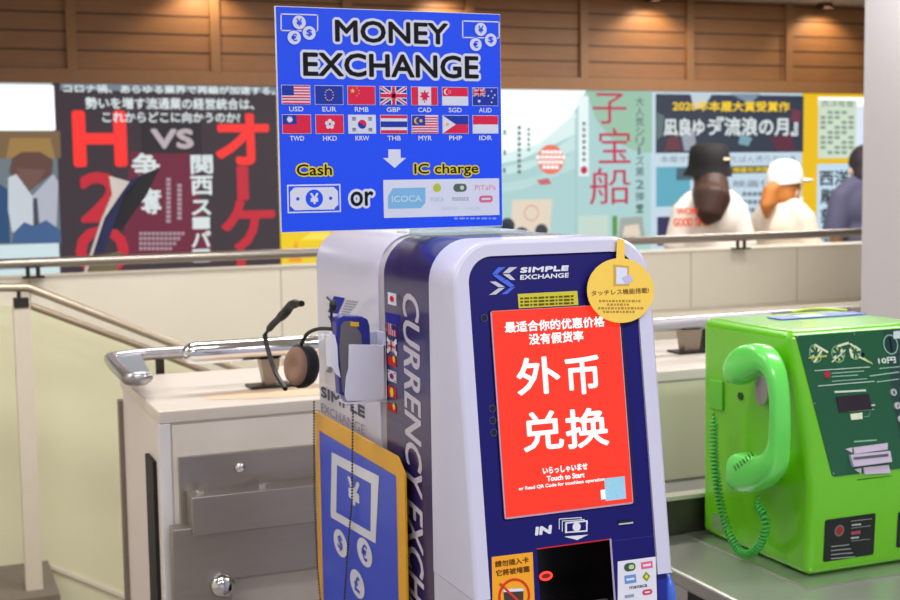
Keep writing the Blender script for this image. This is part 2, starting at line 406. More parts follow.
MB().text(P, '本屋が選ぶ', ((660, 156), (705, 162)), dt, H2).build('caption', r); MB().text(P, 'いちばん売りたい本', ((722, 156), (796, 162)), dt, H2).build('caption', r)
g.rect(P, (656, 167), (690, 206), lit('teal', (92, 168, 190)), H1).rect(P, (676, 168), (692, 180), lit('teal_dark', (66, 96, 110)), H2).build('teal_picture', r); g = MB()
g.rect(P, (657, 217), (680, 245), lit('indigo', (44, 42, 88)), H1).build('indigo_picture', r); g = MB()
g.rect(P, (731, 166), (770, 173), lit('olive_dark', (70, 80, 60)), H1); g.text(P, '映画化決定', ((733, 167), (768, 172)), lit('gold', (244, 204, 40)), H2, .02)
g.build('film_strip', r); g = MB(); g.text(P, '映画化', ((733, 180), (772, 187)), dt, H2, .01).build('text_line', r)
for y, a, b in ((192, 742, 770), (200, 737, 772), (208, 745, 770), (226, 744, 752)):
    x = a; g = MB()
    while x < b: g.rect(P, (x, y), (x+4, y+4), dt, H2); x += 5.2
    g.build('text_line', r)
# yellow newspaper poster
xe = at(960, 200, Y=YW).x
r, P = poster('lit_poster', xd+.006, xe, lit('sunny', (236, 190, 20)), 'yellow backlit poster with newspaper clipping and bold black characters beside the pillar')
g = MB().rect(P, (818, 97), (865, 106), lit('white', (255, 255, 255), 1.3), H1).rect(P, (818, 100), (856, 158), lit('news', (206, 222, 200)), H2).rect(P, (856, 106), (960, 160), lit('ice2', (222, 236, 250)), H2)
g.text(P, '西洋骨董', ((821, 100.5), (853, 107)), gt, H3)
for y in range(9):
    for x in range(5):
        if (x*7+y*3) % 4: g.rect(P, (820+x*7, 111+y*5), (825+x*7, 114+y*5), lit('news_grey', (130, 150, 140)), H3)
g.build('clipping', r)
g = MB().rect(P, (817, 164), (960, 245), lit('sky_pale', (196, 222, 240)), H1)
bk = lit('ink_dark', (50, 54, 60))
g.text(P, '西洋美術', ((819, 170), (878, 185)), bk, H2, .03)
for i, ch in enumerate('彫刻展'): g.text(P, ch, ((820, 189+i*19), (834, 204+i*19)), bk, H2, .03)
g.build('bold_characters', r)

# slanted board in front of the red poster
Pb = front(4.9)
r = empty('leaning_board', tuple(at(100, 275, Y=4.9)), 'slanted dark blue and black flat board with white pole in front of the red poster', 'board')
bd = mat('board_black', (16, 15, 24), .5); bn = mat('board_navy', (26, 30, 88), .5)
def quadpx(P, pts): return [P.ab(*p) for p in pts]
MB().prism(Pb, quadpx(Pb, [(136.6, 177), (159.7, 168), (146.7, 195), (122, 230), (112, 229), (122, 198)]), -.03, .0, bd).build('black_panel', r)
MB().prism(Pb, quadpx(Pb, [(129, 180), (138, 177), (122, 197), (112, 229), (103, 252), (92, 252), (106, 212), (113, 203)]), .002, .02, bn).build('blue_panel', r)
q = quadpx(Pb, [(107.7, 176), (128, 181.7), (117.8, 196), (103, 218), (86, 271), (81.7, 271), (100.5, 218), (110.6, 194.7)])
sl_x = (q[4][0]-q[3][0])/(q[4][1]-q[3][1]); zz = .0
q[4] = (q[4][0]+sl_x*(zz-q[4][1]), zz); q[5] = (q[5][0]+sl_x*(zz-q[5][1])-.01, zz)
MB().prism(Pb, q, .022, .04, mat('board_white', (214, 206, 204), .5)).build('white_pole', r)
MB().prism(Pb, quadpx(Pb, [(88, 258), (120, 252), (116, 274), (84, 274)]), -.02, .018, mat('khaki', (122, 112, 84), .7)).build('khaki_foot', r)

# ================================================================== PEOPLE
skin_m = mat('skin', (232, 182, 152), .5, var=.05)
def remesh(mb, name, parent, vox=.014, sm=6):
    o = mb.build(name, parent)
    rm = o.modifiers.new('r', 'REMESH'); rm.mode = 'VOXEL'; rm.voxel_size = vox; rm.use_smooth_shade = True
    s_ = o.modifiers.new('s', 'SMOOTH'); s_.iterations = sm; s_.factor = .5
    me = bpy.data.meshes.new_from_object(o.evaluated_get(bpy.context.evaluated_depsgraph_get()))
    me.materials.clear(); [me.materials.append(q) for q in mb.mats]
    o.modifiers.clear(); o.data = me
    for p in me.polygons: p.use_smooth = True; p.material_index = 0
    return o
def person(x, y, h, face, label, shirt, trousers, cap=None, hair=(70, 42, 34), pony=False, arm_fwd=0, mask=False, drop=.07):
    """face: heading in degrees, 0 = looking towards +Y"""
    r = empty('person', (x, y, 0), label, 'person')
    k = h/1.62; c, s_ = math.cos(R(-face)), math.sin(R(-face))
    def W(px, py, pz):
        if pz > 1.385: pz -= drop; py += drop*.35
        px *= k; py *= k; return Vector((x+px*c-py*s_, y+px*s_+py*c, pz*k))
    rot = Matrix.Rotation(R(-face), 3, 'Z')
    def capsule(mb, pts, rs, M, flat=None): mb.tube([W(*p) for p in pts], [q*k for q in rs], M, 12)
    b = MB()
    b.ell(W(0, 0, 1.50), (.074*k, .092*k, .112*k), skin_m, rot=rot); b.ell(W(0, .03, 1.44), (.055*k, .062*k, .06*k), skin_m, rot=rot)
    b.ell(W(0, .1, 1.475), (.012*k, .02*k, .022*k), skin_m)                       # nose
    b.ell(W(0, .088, 1.432), (.024*k, .014*k, .008*k), skin_m, rot=rot)           # lips
    for q in (-1, 1): b.ell(W(q*.076, -.005, 1.485), (.012*k, .02*k, .03*k), skin_m, rot=rot)
    capsule(b, [(0, -.015, 1.28), (0, -.005, 1.42)], [.055, .048], skin_m)
    b.ell(W(0, 0, 1.22), (.135*k, .085*k, .14*k), skin_m, rot=rot); b.ell(W(0, 0, 1.03), (.12*k, .08*k, .14*k), skin_m, rot=rot); b.ell(W(0, 0, .88), (.155*k, .1*k, .12*k), skin_m, rot=rot)
    for q in (-1, 1):
        capsule(b, [(q*.135, 0, 1.31), (q*.175, -.01+arm_fwd*.05, 1.05), (q*.17, .05+arm_fwd*.2, .86+arm_fwd*.1)], [.048, .04, .028], skin_m)
        hx, hy, hz = q*.17, .06+arm_fwd*.22, .82+arm_fwd*.11
        b.ell(W(hx, hy, hz), (.018*k, .036*k, .045*k), skin_m, rot=rot)
        for j in range(4): capsule(b, [(hx, hy-.025+j*.017, hz-.03), (hx-q*.006, hy-.024+j*.018, hz-.07-.006*(j in (1, 2))), (hx-q*.018, hy-.02+j*.017, hz-.09-.006*(j in (1, 2)))], [.010, .009, .007], skin_m)
        capsule(b, [(hx-q*.005, hy+.03, hz+.01), (hx-q*.02, hy+.05, hz-.02), (hx-q*.025, hy+.05, hz-.045)], [.011, .01, .008], skin_m)
        capsule(b, [(q*.08, 0, .86), (q*.085, .01, .47), (q*.085, -.02, .08)], [.085, .055, .036], skin_m)
        b.ell(W(q*.085, .05, .035), (.04*k, .11*k, .032*k), skin_m, rot=rot)
    remesh(b, 'body', r, .012, 4)
    dk = mat('eye_dark', (30, 24, 24), .3)
    for q in (-1, 1):
        f = MB()
        f.ell(W(q*.031, .084, 1.5), (.013*k, .006*k, .006*k), dk, 10, 6, rot=rot); f.ell(W(q*.031, .09, 1.522), (.018*k, .006*k, .004*k), mat('hair_%d' % hair[0], hair, .6), 10, 6, rot=rot); f.build('eye', r)
    g = MB(); g.ell(W(0, -.005, 1.22), (.155*k, .11*k, .16*k), shirt, rot=rot); g.ell(W(0, 0, 1.0), (.165*k, .118*k, .24*k), shirt, rot=rot); g.ell(W(0, 0, .86), (.18*k, .13*k, .12*k), shirt, rot=rot)
    capsule(g, [(0, -.02, 1.2), (0, -.018, 1.375)], [.1, .064], shirt)
    for q in (-1, 1):
        capsule(g, [(0, -.01, 1.335), (q*.09, -.005, 1.315), (q*.14, 0, 1.275)], [.066, .066, .06], shirt); capsule(g, [(q*.14, 0, 1.29), (q*.185, -.008+arm_fwd*.04, 1.06)], [.062, .075], shirt)
    sh = remesh(g, 'shirt', r, .014, 5)
    t = MB(); t.ell(W(0, 0, .86), (.17*k, .118*k, .13*k), trousers, rot=rot)
    for q in (-1, 1): capsule(t, [(q*.085, 0, .86), (q*.09, .01, .47), (q*.09, -.01, .07)], [.1, .085, .075], trousers)
    remesh(t, 'trousers', r, .016, 4)
    so = MB()
    for q in (-1, 1): so.ell(W(q*.085, .05, .04), (.05*k, .13*k, .04*k), mat('shoe', (60, 60, 66), .5), rot=rot)
    so.build('shoes', r)
    hm = mat('hair_%d' % hair[0], hair, .55, var=.3, scale=60, stretch=(3, 3, .4), bump=.4)
    hr = MB(); hr.ell(W(0, -.018, 1.525), (.09*k, .098*k, .098*k), hm, rot=rot); hr.ell(W(0, -.05, 1.46), (.085*k, .06*k, .09*k), hm, rot=rot)
    if pony:
        capsule(hr, [(0, -.09, 1.53), (0, -.14, 1.50), (0, -.155, 1.42), (.0, -.15, 1.34), (0, -.14, 1.27)], [.03, .042, .048, .036, .012], hm)
    elif cap and cap[0] == 'hat':
        capsule(hr, [(0, -.05, 1.5), (-.02, -.085, 1.42), (-.035, -.115, 1.33), (-.065, -.14, 1.24), (-.08, -.145, 1.20)], [.085, .1, .098, .07, .02], hm)
    remesh(hr, 'hair', r, .012, 3)
    if cap:
        n = 24; kind, cm = cap; q = MB()
        def ringpts(rx, ry, cz, oy=0, tilt=0): return [W(rx*math.cos(2*math.pi*i/n), oy+ry*math.sin(2*math.pi*i/n), cz+tilt*math.sin(2*math.pi*i/n)) for i in range(n)]
        if kind == 'hat':
            q.loft([ringpts(.128, .14, 1.52, .012, .012), ringpts(.124, .136, 1.527, .012, .012), ringpts(.108, .118, 1.575, -.01), ringpts(.106, .114, 1.62, -.01), ringpts(.096, .104, 1.668, -.01), ringpts(.07, .08, 1.684, -.01), ringpts(.001, .001, 1.688, -.01)], cm)
            q.loft([ringpts(.128, .14, 1.52, .012, .012), ringpts(.1, .11, 1.56, -.01)], cm).build('bucket_hat', r)
            v = MB(); v.ell(W(.05, -.112, 1.6), (.028*k, .008*k, .009*k), mat('hat_mark', (220, 200, 170), .5), 10, 6, rot=rot).build('hat_emblem', r)
        else:
            q.loft([ringpts(.098, .108, 1.535, -.01, .01), ringpts(.1, .11, 1.56, -.01, .008), ringpts(.094, .102, 1.61, -.01), ringpts(.07, .078, 1.65, -.01), ringpts(.03, .034, 1.668, -.01), ringpts(.001, .001, 1.67, -.01)], cm)
            q.ell(W(0, .125, 1.55), (.078*k, .078*k, .013*k), cm, rot=rot).build('cap', r)
    if mask:
        MB().ell(W(0, .075, 1.435), (.058*k, .038*k, .042*k), mat('mask_white', (240, 240, 244), .8), rot=rot).build('face_mask', r)
    return r, W, sh
white_sh = mat('shirt_white', (250, 240, 232), .8, var=.05, scale=8); 
YP = 6.0
p1 = at(710, 200, Y=YP); h1 = at(712, 140.5, Y=YP).z
r, W, sh = person(p1.x, YP, (h1-.012)/(1.688-.07)*1.62, 12, 'person with long brown hair in black bucket hat and white t-shirt, facing the posters', white_sh, mat('trouser_tan', (190, 160, 130), .8), ('hat', mat('hat_black', (16, 15, 18), .8)), (64, 38, 30))
g = MB(); org = mat('print_orange', (238, 96, 60), .7)
Pq = Plane(W(0, -.138, 0), (math.cos(R(-12)), math.sin(R(-12)), 0), (0, 0, 1))
g.text(Pq, 'WORK', ((676, 208), (701, 214.5)), org, .006, .05, hstep=.0001).text(Pq, 'GOOD TIMES', ((673, 218), (710, 226)), org, .006, .05, hstep=.0001)
g.build('orange_print', r)
p2 = at(783, 200, Y=6.02); h2 = at(783, 159, Y=6.02).z
person(p2.x, 6.02, (h2-.0)/(1.67-.07)*1.62, 74, 'person in white baseball cap and mask with blond ponytail, turned to the right', mat('shirt_cream', (252, 232, 214), .8), mat('trouser_dark', (70, 64, 66), .8), ('cap', mat('cap_white', (244, 240, 240), .8)), (186, 116, 52), True, .8, True)
p3 = at(866, 200, Y=6.02); h3 = at(858, 144, Y=6.02).z
person(p3.x, 6.02, h3*1.045, 10, 'person with short dark hair in slate blue shirt, half hidden behind the pillar', mat('shirt_slate', (84, 84, 112), .8), mat('trouser_dark', (70, 64, 66), .8), None, (40, 30, 40))

# ================================================================== LOW WALL WITH STEEL FITTINGS
LX, LY = .419, 2.5
marble = mat('marble', (228, 218, 208), .35, var=.12, scale=9)
endm = mat('end_panel', (226, 214, 210), .45, var=.04, scale=4)
capm = mat('cap_cream', (216, 206, 195), .35, var=.05, scale=6)
lw = empty('low_wall', (1.6, 2.75, 0), 'cream stone topped low wall running behind the machine and the green telephone', 'wall')
MB().box((LX+.004, LY+.006, 0), (2.55, 2.99, 1.04), endm).build('core', lw)
MB().box((LX, LY, 1.04), (2.55, 3.0, 1.065), capm).build('top', lw, bevel=.003)
MB().box((LX, LY, 0), (LX+.022, LY+.02, 1.04), mat('post_white', (226, 222, 222), .4)).build('corner_post', lw, bevel=.002)
MB().box((LX+.025, LY+.002, .35), (1.05, LY+.006, 1.036), marble).build('marble_panel', lw)
MB().box((1.05, LY+.002, .815), (2.55, LY+.006, 1.036), mat('face_cream', (212, 206, 178), .45, var=.08, scale=4)).build('front_panel', lw)
MB().box((LX-.004, LY+.065, .2), (LX+.004, LY+.155, .955), mat('black_slot', (12, 12, 18), .6)).build('black_slot', lw)
MB().box((LX-.006, 2.99, 0), (LX+.01, 3.015, 1.012), mat('grey_angle', (140, 128, 118), .4, .5)).build('edge_strip', lw)
MB().disc(top(1.065), (.75, 2.62), .22, mat('beige_stain', (226, 200, 170), .35), .0005, .075).build('worn_patch', lw)
# stainless fitting
PF = front(LY)
sb = empty('steel_housing', (.6, LY, .6), 'stepped brushed steel housing with round knobs fixed to the cream low wall, beside the machine', 'fitting')
def fbox(p, q, y0, y1, nm, M=steel, bev=.0015):
    P = front(y0); a0, b0 = P.ab(*p); a1, b1 = P.ab(*q)
    return MB().box((min(a0, a1), y0, min(b0, b1)), (max(a0, a1), y1, max(b0, b1)), M).build(nm, sb, bevel=bev)
a0, b0 = PF.ab(178, 457); a1, b1 = PF.ab(194, 500)
MB().box((a0, LY-.012, PF.ab(234, 578)[1]), (.98, LY+.004, b0), steel).build('back_plate', sb)
Pf = front(LY-.075)
c0, d0 = Pf.ab(192, 498); c1, d1 = Pf.ab(192, 537)
MB().box((c0, LY-.075, d1), (.98, LY-.012, d0), steel).build('ledge_box', sb, bevel=.002)
e0, f0 = Pf.ab(175, 533); e1, f1 = Pf.ab(234, 582)
MB().prism(front(LY-.055), [(e0, f1-.25), (e1, f1-.25), (e1, f1), (.98, f1), (.98, f0), (e0, f0)], -.043, 0, steel).build('lower_plate', sb, bevel=.002)
def knob(px, py, y, r_, nm):
    P = front(y); a, b = P.ab(px, py)
    m_ = MB().tube([(a, y+.001, b), (a, y-r_*.5, b), (a, y-r_*.8, b), (a, y-r_*1.15, b), (a, y-r_*1.25, b)], [r_, r_, r_*.93, r_*.6, r_*.1], chrome, 20)
    m_.build(nm, sb)
knob(239, 467, LY-.013, .0105, 'knob'); knob(221, 584, LY-.056, .024, 'round_knob')
for px in (200, 262):
    a, b = front(LY-.04).ab(px, 485 if px == 262 else 489); MB().tube([(a, LY-.045, d0-.001), (a, LY-.045, d0+.007)], .009, chrome, 16).build('bolt', sb)
# rails on the low wall
gr = empty('grab_bar', (.69, 2.7, 1.065), 'thick polished chrome bar on a bracket above the cream low wall, left of the machine', 'bar')
YB = 2.70; zc = at(260, 349, Y=YB).z; xs = at(183, 352, Y=YB).x; rr = .0235
MB().tube([(xs-.0, YB, zc), (xs+.003, YB, zc), (xs+.012, YB, zc), (xs+.025, YB, zc), (1.05, YB, zc), (1.062, YB, zc)], [rr*.35, rr*.6, rr*.88, rr, rr, rr*.5], chrome, 24).build('bar', gr)
bx = at(268, 386, Z=1.065).x
def bracket(x, y, z1, w0, w1, root, M):
    MB().box((x-.045, y-.03, 1.065), (x+.045, y+.03, 1.0705), darkm).build('base_plate', root)
    f0 = [Vector((x+q*w0, y+p*.014, 1.0705)) for q, p in ((-1, -1), (1, -1), (1, 1), (-1, 1))]
    f1 = [Vector((x+q*(w0*1.1+w1)/2, y+p*.015, (z1+1.07)/2+.004)) for q, p in ((-1, -1), (1, -1), (1, 1), (-1, 1))]
    f2 = [Vector((x+q*w1, y+p*.017, z1)) for q, p in ((-1, -1), (1, -1), (1, 1), (-1, 1))]
    MB().loft([f0, f1, f2], M, False).build('bracket', root)
brk = mat('bracket_metal', (150, 136, 120), .35, .8)
bracket(bx, YB, zc-rr+.003, .012, .021, gr, brk)
YB2 = 2.74; z2 = at(660, 326, Y=YB2).z
gr2 = empty('grab_bar', (1.8, YB2, 1.065), 'slimmer pale chrome bar on a tapered bracket between the machine and the green telephone', 'bar')
MB().tube([(1.30, YB2, z2), (1.305, YB2, z2), (2.0, YB2, z2), (2.005, YB2, z2)], [.008, .0145, .0145, .008], mat('pale_metal', (176, 172, 178), .5, .35), 20).build('bar', gr2)
bracket(at(688, 352, Z=1.065).x, YB2, z2-.012, .02, .028, gr2, brk)
MB().box((at(707, 350, Y=2.78).x-.02, 2.77, 1.066), (at(707, 350, Y=2.78).x+.03, 2.80, z2-.014), darkm).build('dark_support', gr2)
hr = empty('handrail', (.45, 3.0, 1.0), 'slim grey metal handrail with a bent end loop behind the cream low wall', 'railing')
zr = 1.11; sm = mat('satin_metal', (176, 172, 176), .3, .85)
c1 = at(110, 359, Z=zr); c2 = at(128, 378, Z=zr); c3 = at(151, 377, Z=zr)
MB().tube([at(178, 354, Z=zr)+Vector((1.9, 0, 0)), at(150, 354, Z=zr), at(140, 355, Z=zr)], .0145, sm).build('rail', hr)
pts = [Vector((c.x, c.y, zr)) for c in (at(140, 355, Z=zr), at(122, 357, Z=zr), c1, at(116, 367, Z=zr), c2, at(138, 379, Z=zr), c3)]
pp = []
for i in range(len(pts)-1):
    for t in (0, .5): pp.append(pts[i].lerp(pts[i+1], t))
pp.append(pts[-1]); MB().tube(pp, [.0145]*(len(pp)-1)+[.008], sm, flat=.9).build('end_loop', hr)
MB().add([Vector((p.x, p.y, zr+.006)) for p in (pts[0], pts[2], pts[4], pts[6])]+[Vector((p.x, p.y, zr-.002)) for p in (pts[0], pts[2], pts[4], pts[6])], [(0, 1, 2, 3), (7, 6, 5, 4), (0, 3, 7, 4)], mat('blue_grey_plate', (150, 160, 172), .35, .5)).build('loop_plate', hr)
pb = at(160, 370, Y=3.03); MB().box((pb.x-.009, 3.022, .3), (pb.x+.009, 3.038, zr), darkm).build('post', hr)

# ================================================================== KIOSK
KX0, KX1 = .629, .917; KB, KA = .141, 1.522-.141*1.379
def ky(z): return KA+KB*z
PK = Plane((0, KA, 0), (1, 0, 0), (0, KB, 1))
PS = side(KX0)
kw = mat('kiosk_white', (208, 207, 231), .28, var=.015, coat=.3); kg = mat('kiosk_grey', (176, 170, 182), .35, var=.02)
kn = mat('kiosk_navy', (44, 34, 100), .26, var=.05, scale=6, coat=.25); kp = mat('kiosk_panel', (18, 14, 104), .4, var=.03, spec=.3)
ki = empty('currency_exchange_machine', ((KX0+KX1)/2, 1.85, 0), 'tall white and navy currency exchange machine with a glowing red touch screen', 'machine')
KT = 1.421
def prof(x0, x1, zb, zt, r_, n=10):
    out = [(x0, zb)]
    for i in range(n+1): t = R(180-90*i/n); out.append((x0+r_+r_*math.cos(t), zt-r_+r_*math.sin(t)))
    for i in range(n+1): t = R(90-90*i/n); out.append((x1-r_+r_*math.cos(t), zt-r_+r_*math.sin(t)))
    out.append((x1, zb)); return out
def slab(y0, y1, M, nm, d=0, zb=0, yr=0):
    pr = prof(KX0+d, KX1-d, zb, KT-d, .058); mb = MB()
    L = [[Vector((x, y0, z_)) for x, z_ in pr], [Vector((x, y1-yr, z_)) for x, z_ in pr]]
    if yr:
        for i in range(1, 5):
            t = R(90*i/4); q = yr*(1-math.cos(t)); pr2 = prof(KX0+d+q, KX1-d-q, zb, KT-d-q, max(.058-q, .01)); L.append([Vector((x, y1-yr+yr*math.sin(t), z_)) for x, z_ in pr2])
    mb.loft(L, M); n = len(pr); mb.add(L[0], [list(range(n))], M); mb.add(L[-1], [list(range(n-1, -1, -1))], M)
    return mb.build(nm, ki)
slab(1.81, 2.16, kw, 'rear_body', yr=.04); slab(1.788, 1.81, kg, 'grey_band', .002); slab(1.606, 1.788, kn, 'navy_band', .0015, .0)
# front frame: rounded surround, tilted face
fr = MB(); zb = .973; pr = prof(KX0, KX1, zb, KT, .058)
def tl(pr, h=0): return [Vector((x, ky(z_)-h, z_)) for x, z_ in pr]
inn = [(.650, zb)]; rI = .034
fr.loft([[Vector((x, 1.606, z_)) for x, z_ in pr], tl(pr, -.005), tl(prof(KX0+.0015, KX1-.0015, zb, KT-.0015, .057), -.0015), tl(prof(KX0+.005, KX1-.005, zb, KT-.005, .054))], kw, True, False)
pi_ = prof(.650, .894, zb, 1.401, rI); fr.loft([tl(prof(KX0+.005, KX1-.005, zb, KT-.005, .054)), tl(pi_)], kw, False, False); fr.loft([tl(pi_), tl(pi_, -.012)], kw, True, False)
[fr.add([(xa_, 1.606, zb), (xb_, 1.606, zb), (xb_, ky(zb), zb), (xa_, ky(zb), zb)], [(0, 1, 2, 3)], kw) for xa_, xb_ in ((KX0, .650), (.894, KX1))]
fr.build('front_frame', ki)
# navy panel with opening (built around the recess)
pl = MB(); PKp = PK.off(-.004)
slX0, slZ1 = PK.ab(538, 549); slX1, _ = PK.ab(612, 541); slZ0 = PK.ab(575, 640)[1]
pz = [PKp.ab(0, 0)]
def bz(z_): return z_*math.sqrt(1+KB*KB)        # height -> plane coordinate
top_pts = [(x, bz(z_)) for x, z_ in prof(.650, .894, .80, 1.401, rI)]
u0 = bz(.80)
pl.face(PKp, [(slX0, slZ1)]+[(.650, slZ1)]+top_pts[1:-1][0:]+[(.894, slZ1)], kp, 0) if False else None
up = [(.650, slZ1)]+top_pts[1:-1]+[(.894, slZ1)]
pl.face(PKp, up[::-1], kp, 0)
pl.rab(PKp, .650, u0, slX0, slZ1, kp, 0).rab(PKp, slX1, u0, .894, slZ1, kp, 0).rab(PKp, slX0, u0, slX1, slZ0, kp, 0)
pl.build('front_panel', ki)
# money recess
rc = MB(); bk_ = mat('recess_black', (14, 6, 8), .25); dd = -.11
def q4(a, b, h): return PKp.w(a, b, h)
c8 = [q4(slX0, slZ0, 0), q4(slX1, slZ0, 0), q4(slX1, slZ1, 0), q4(slX0, slZ1, 0), q4(slX0, slZ0, dd), q4(slX1, slZ0, dd), q4(slX1, slZ1, dd), q4(slX0, slZ1, dd)]
rc.add(c8, [(4, 5, 6, 7), (0, 1, 5, 4), (1, 2, 6, 5), (2, 3, 7, 6), (3, 0, 4, 7)], bk_).build('money_recess', ki)
a_, b_ = PKp.ab(576, 603)
tr = MB(); tr.add([q4(slX0+.004, b_-.012, -.002), q4(slX1-.002, b_-.012, -.002), q4(slX1-.002, b_-.004, -.018), q4(slX0+.004, b_-.004, -.018), q4(slX0+.004, b_-.016, -.004), q4(slX1-.002, b_-.016, -.004)],
    [(0, 1, 2, 3), (4, 5, 1, 0)], steel).build('cash_tray', ki)
redlamp = mat('red_lamp', (255, 40, 20), .4, 0, 4, 0); rg = mat('red_glow', (200, 10, 20), .4, 0, 1, 0)
Pr = PKp.off(-.02)
MB().ring(Pr, Pr.ab(546, 576), .0095, .0028, redlamp, 0, r2=.006).disc(Pr, Pr.ab(546, 576), .0065, mat('red_deep', (120, 10, 14), .4, 0, 1, 0), -.001, .0035).build('red_lamp', ki)
MB().disc(Pr, Pr.ab(608.5, 567), .005, redlamp, 0, .0085).build('red_lamp', ki)
MB().rab(PKp, slX0, slZ1-.0012, slX1, slZ1+.0003, rg, .0003).build('recess_edge_light', ki)
MB().rab(PKp, slX1-.0015, u0, slX1+.0012, slZ1, mat('edge_pale', (170, 160, 190), .4), .0005).build('recess_trim', ki)
# lower cabinet below the frame
MB().box((KX0+.004, ky(.80)+.012, 0), (KX1-.004, 1.606, .80), kw).build('lower_cabinet', ki)
MB().box((.8945, ky(.90)+.02, .80), (KX1-.004, 1.606, .972), mat('blue_side', (34, 44, 150), .35)).build('blue_housing', ki)
fl_ = MB(); fl_.add([(x, y, z_) for x in (KX0+.0008, .6495) for y, z_ in ((ky(.80), .80), (ky(.972), .972), (1.606, .972), (1.606, .80))], [(0, 1, 2, 3), (7, 6, 5, 4), (0, 4, 5, 1), (1, 5, 6, 2), (3, 7, 4, 0)], kw).build('white_cheek', ki)
bl = at(664, 592, Y=1.5); MB().ell((bl.x-.003, 1.49, .93), (.010, .02, .035), mat('blue_light_plastic', (70, 110, 220), .3)).build('blue_bulge', ki)
# screen
a0, b1 = PK.ab(491, 313); a1, b0 = PK.ab(631, 503.5); b1 = bz(1.331)
a0 = .6795; a1 = .864; b0 = bz(1.071)
scr = empty('screen', (0, 0, 0)); scr.parent = ki; scr.location = Vector((.77, ky(1.07), 1.07))-ki.location
MB().prism(PKp, rrect(a0-.0028, b0-.0028, a1+.005, b1+.002, .003, 3), -.008, .0025, mat('bezel', (20, 18, 50), .3)).build('bezel', scr)
MB().prism(PKp, rrect(a0-.0018, b0-.0022, a1+.0012, b1+.0005, .003, 3), .0001, .0028, mat('bezel_edge', (190, 160, 190), .4)).build('bezel_rim', scr)
sred = mat('screen_red', (252, 48, 22), .3, 0, 1.05, .01); swh = mat('screen_white', (255, 255, 255), .3, 0, 1.15, 0)
Psc = PKp.off(.003); MB().rab(Psc, a0, b0, a1, b1, sred, 0).build('display', scr)
def tx(t, p, q, bold=.012, M=swh, P=Psc, h=.0003, **k): g.text(P, t, (p, q), M, h, bold, **k)
def sline(t, xl, xr, yt, yb, bold): MB().tline(Psc, t, xl, xr, yt, yb, swh, .0003, bold).build('screen_text', scr)
sline('最适合你的优惠价格', 504.3, 604.5, 322, 333.2, .028); sline('没有假货率', 528.3, 583.2, 333.8, 345.2, .028)
sline('外', 515, 559, 358.5, 396.5, .02); sline('币', 564, 598.5, 357, 396, .02)
sline('兑', 521, 562, 413, 453, .02); sline('换', 564, 607, 410, 450, .02)
sline('いらっしゃいませ', 542.4, 587.5, 467.5, 474.7, .04); sline('Touch to Start', 546.4, 584.6, 476, 481.7, .035)
sline('or Read QR Code for touchless operation', 518.5, 604.8, 487, 491.6, .03)
g = MB(); g.rect(Psc, (600.5, 490), (606, 499), swh, .0002)
g.build('white_mark', scr); g = MB()
g.rect(Psc, (604, 478.5), (626, 498.5), mat('screen_pale_blue', (150, 205, 232), .3, 0, 1, .15, 300), .0005).build('pale_square', scr)
# logo
cg = mat('logo_grey', (196, 194, 214), .4); cb = mat('logo_blue', (66, 100, 226), .4)
def chev(P, pts, M, mb, h=.0006):
    mb.poly(P, pts, M, h)
g = MB(); Pn = PKp.off(.0006)
def C(x, y): return (400+x/7.5, 230+y/7.5)
for pts, M in (([C(735, 280), C(790, 278), C(725, 332), C(690, 330)], cb), ([C(690, 335), C(735, 335), C(790, 370), C(755, 385)], cb), ([C(755, 385), C(800, 372), C(860, 420), C(825, 430)], cb), ([C(825, 432), C(862, 428), C(800, 482), C(758, 482)], cb),
               ([C(818, 280), C(878, 278), C(820, 322), C(768, 325)], cg), ([C(770, 332), C(818, 330), C(864, 375), C(828, 374)], cg), ([C(672, 388), C(716, 386), C(785, 428), C(738, 430)], cg), ([C(738, 436), C(784, 434), C(716, 484), C(666, 488)], cg)): chev(Pn, pts, M, g, .0006 if M is cb else .0008)
g.build('chevron_emblem', ki)
for t, ya, yb_, bo in (('SIMPLE', 267.3, 273.2, .045), ('EXCHANGE', 275, 279.9, .03)): MB().tline(Pn, t, 519.5, 568.8, ya, yb_, WHITE, .0006, bo, shear=.1).build('maker_lettering', ki)
g = MB(); g.rect(Pn, (517.5, 294), (578.5, 308.5), mat('sticker_olive', (206, 196, 40), .5), .0004)
olv = ink('olive_text', (96, 84, 20))
for i in range(3):
    y = 297.6+i*3.4
    x = 520-i*0
    k = 0
    while x < 574: w = (3, 5, 2.2, 4, 6)[k % 5]; g.rect(Pn, (x, y-(x-520)*.045), (min(x+w, 576), y-(x-520)*.045+1.7), olv, .0008); x += w+1; k += 1
g.build('yellow_notice', ki)
for px, py in ((484, 318), (492, 408.5), (492.5, 420.5), (493.5, 432.5)):
    g = MB(); a, b = Pn.ab(px, py); g.disc(Pn, (a, b), .0042, mat('hole_dark', (8, 8, 30), .3), .0006).ring(Pn, (a, b), .0047, .0005, mat('hole_rim', (96, 94, 160), .3), .001).build('sensor_hole', ki)
g = MB(); g.tline(Pn, 'IN', 534, 552, 526.8, 536, WHITE, .0006, .07, shear=.1).build('insert_word', ki); g = MB()
for i in range(3):
    x = 559+i*3; y = 519+i*2
    g.line(Pn, [(x, y+10), (x, y), (x+22, y-1.5), (x+22, y+.8)], .0011, WHITE, .0006+.0002*i)
g.poly(Pn, [(565, 522), (587, 520), (587, 531.5), (565, 533)], WHITE, .0014).poly(Pn, [(566.5, 523.5), (585.5, 521.7), (585.5, 530), (566.5, 531.5)], kp, .0016)
g.disc(Pn, Pn.ab(576, 526.7), .0058, WHITE, .0018).poly(Pn, [(564, 536.5), (588, 534.5), (577, 540)], WHITE, .0008)
g.build('insert_mark', ki)
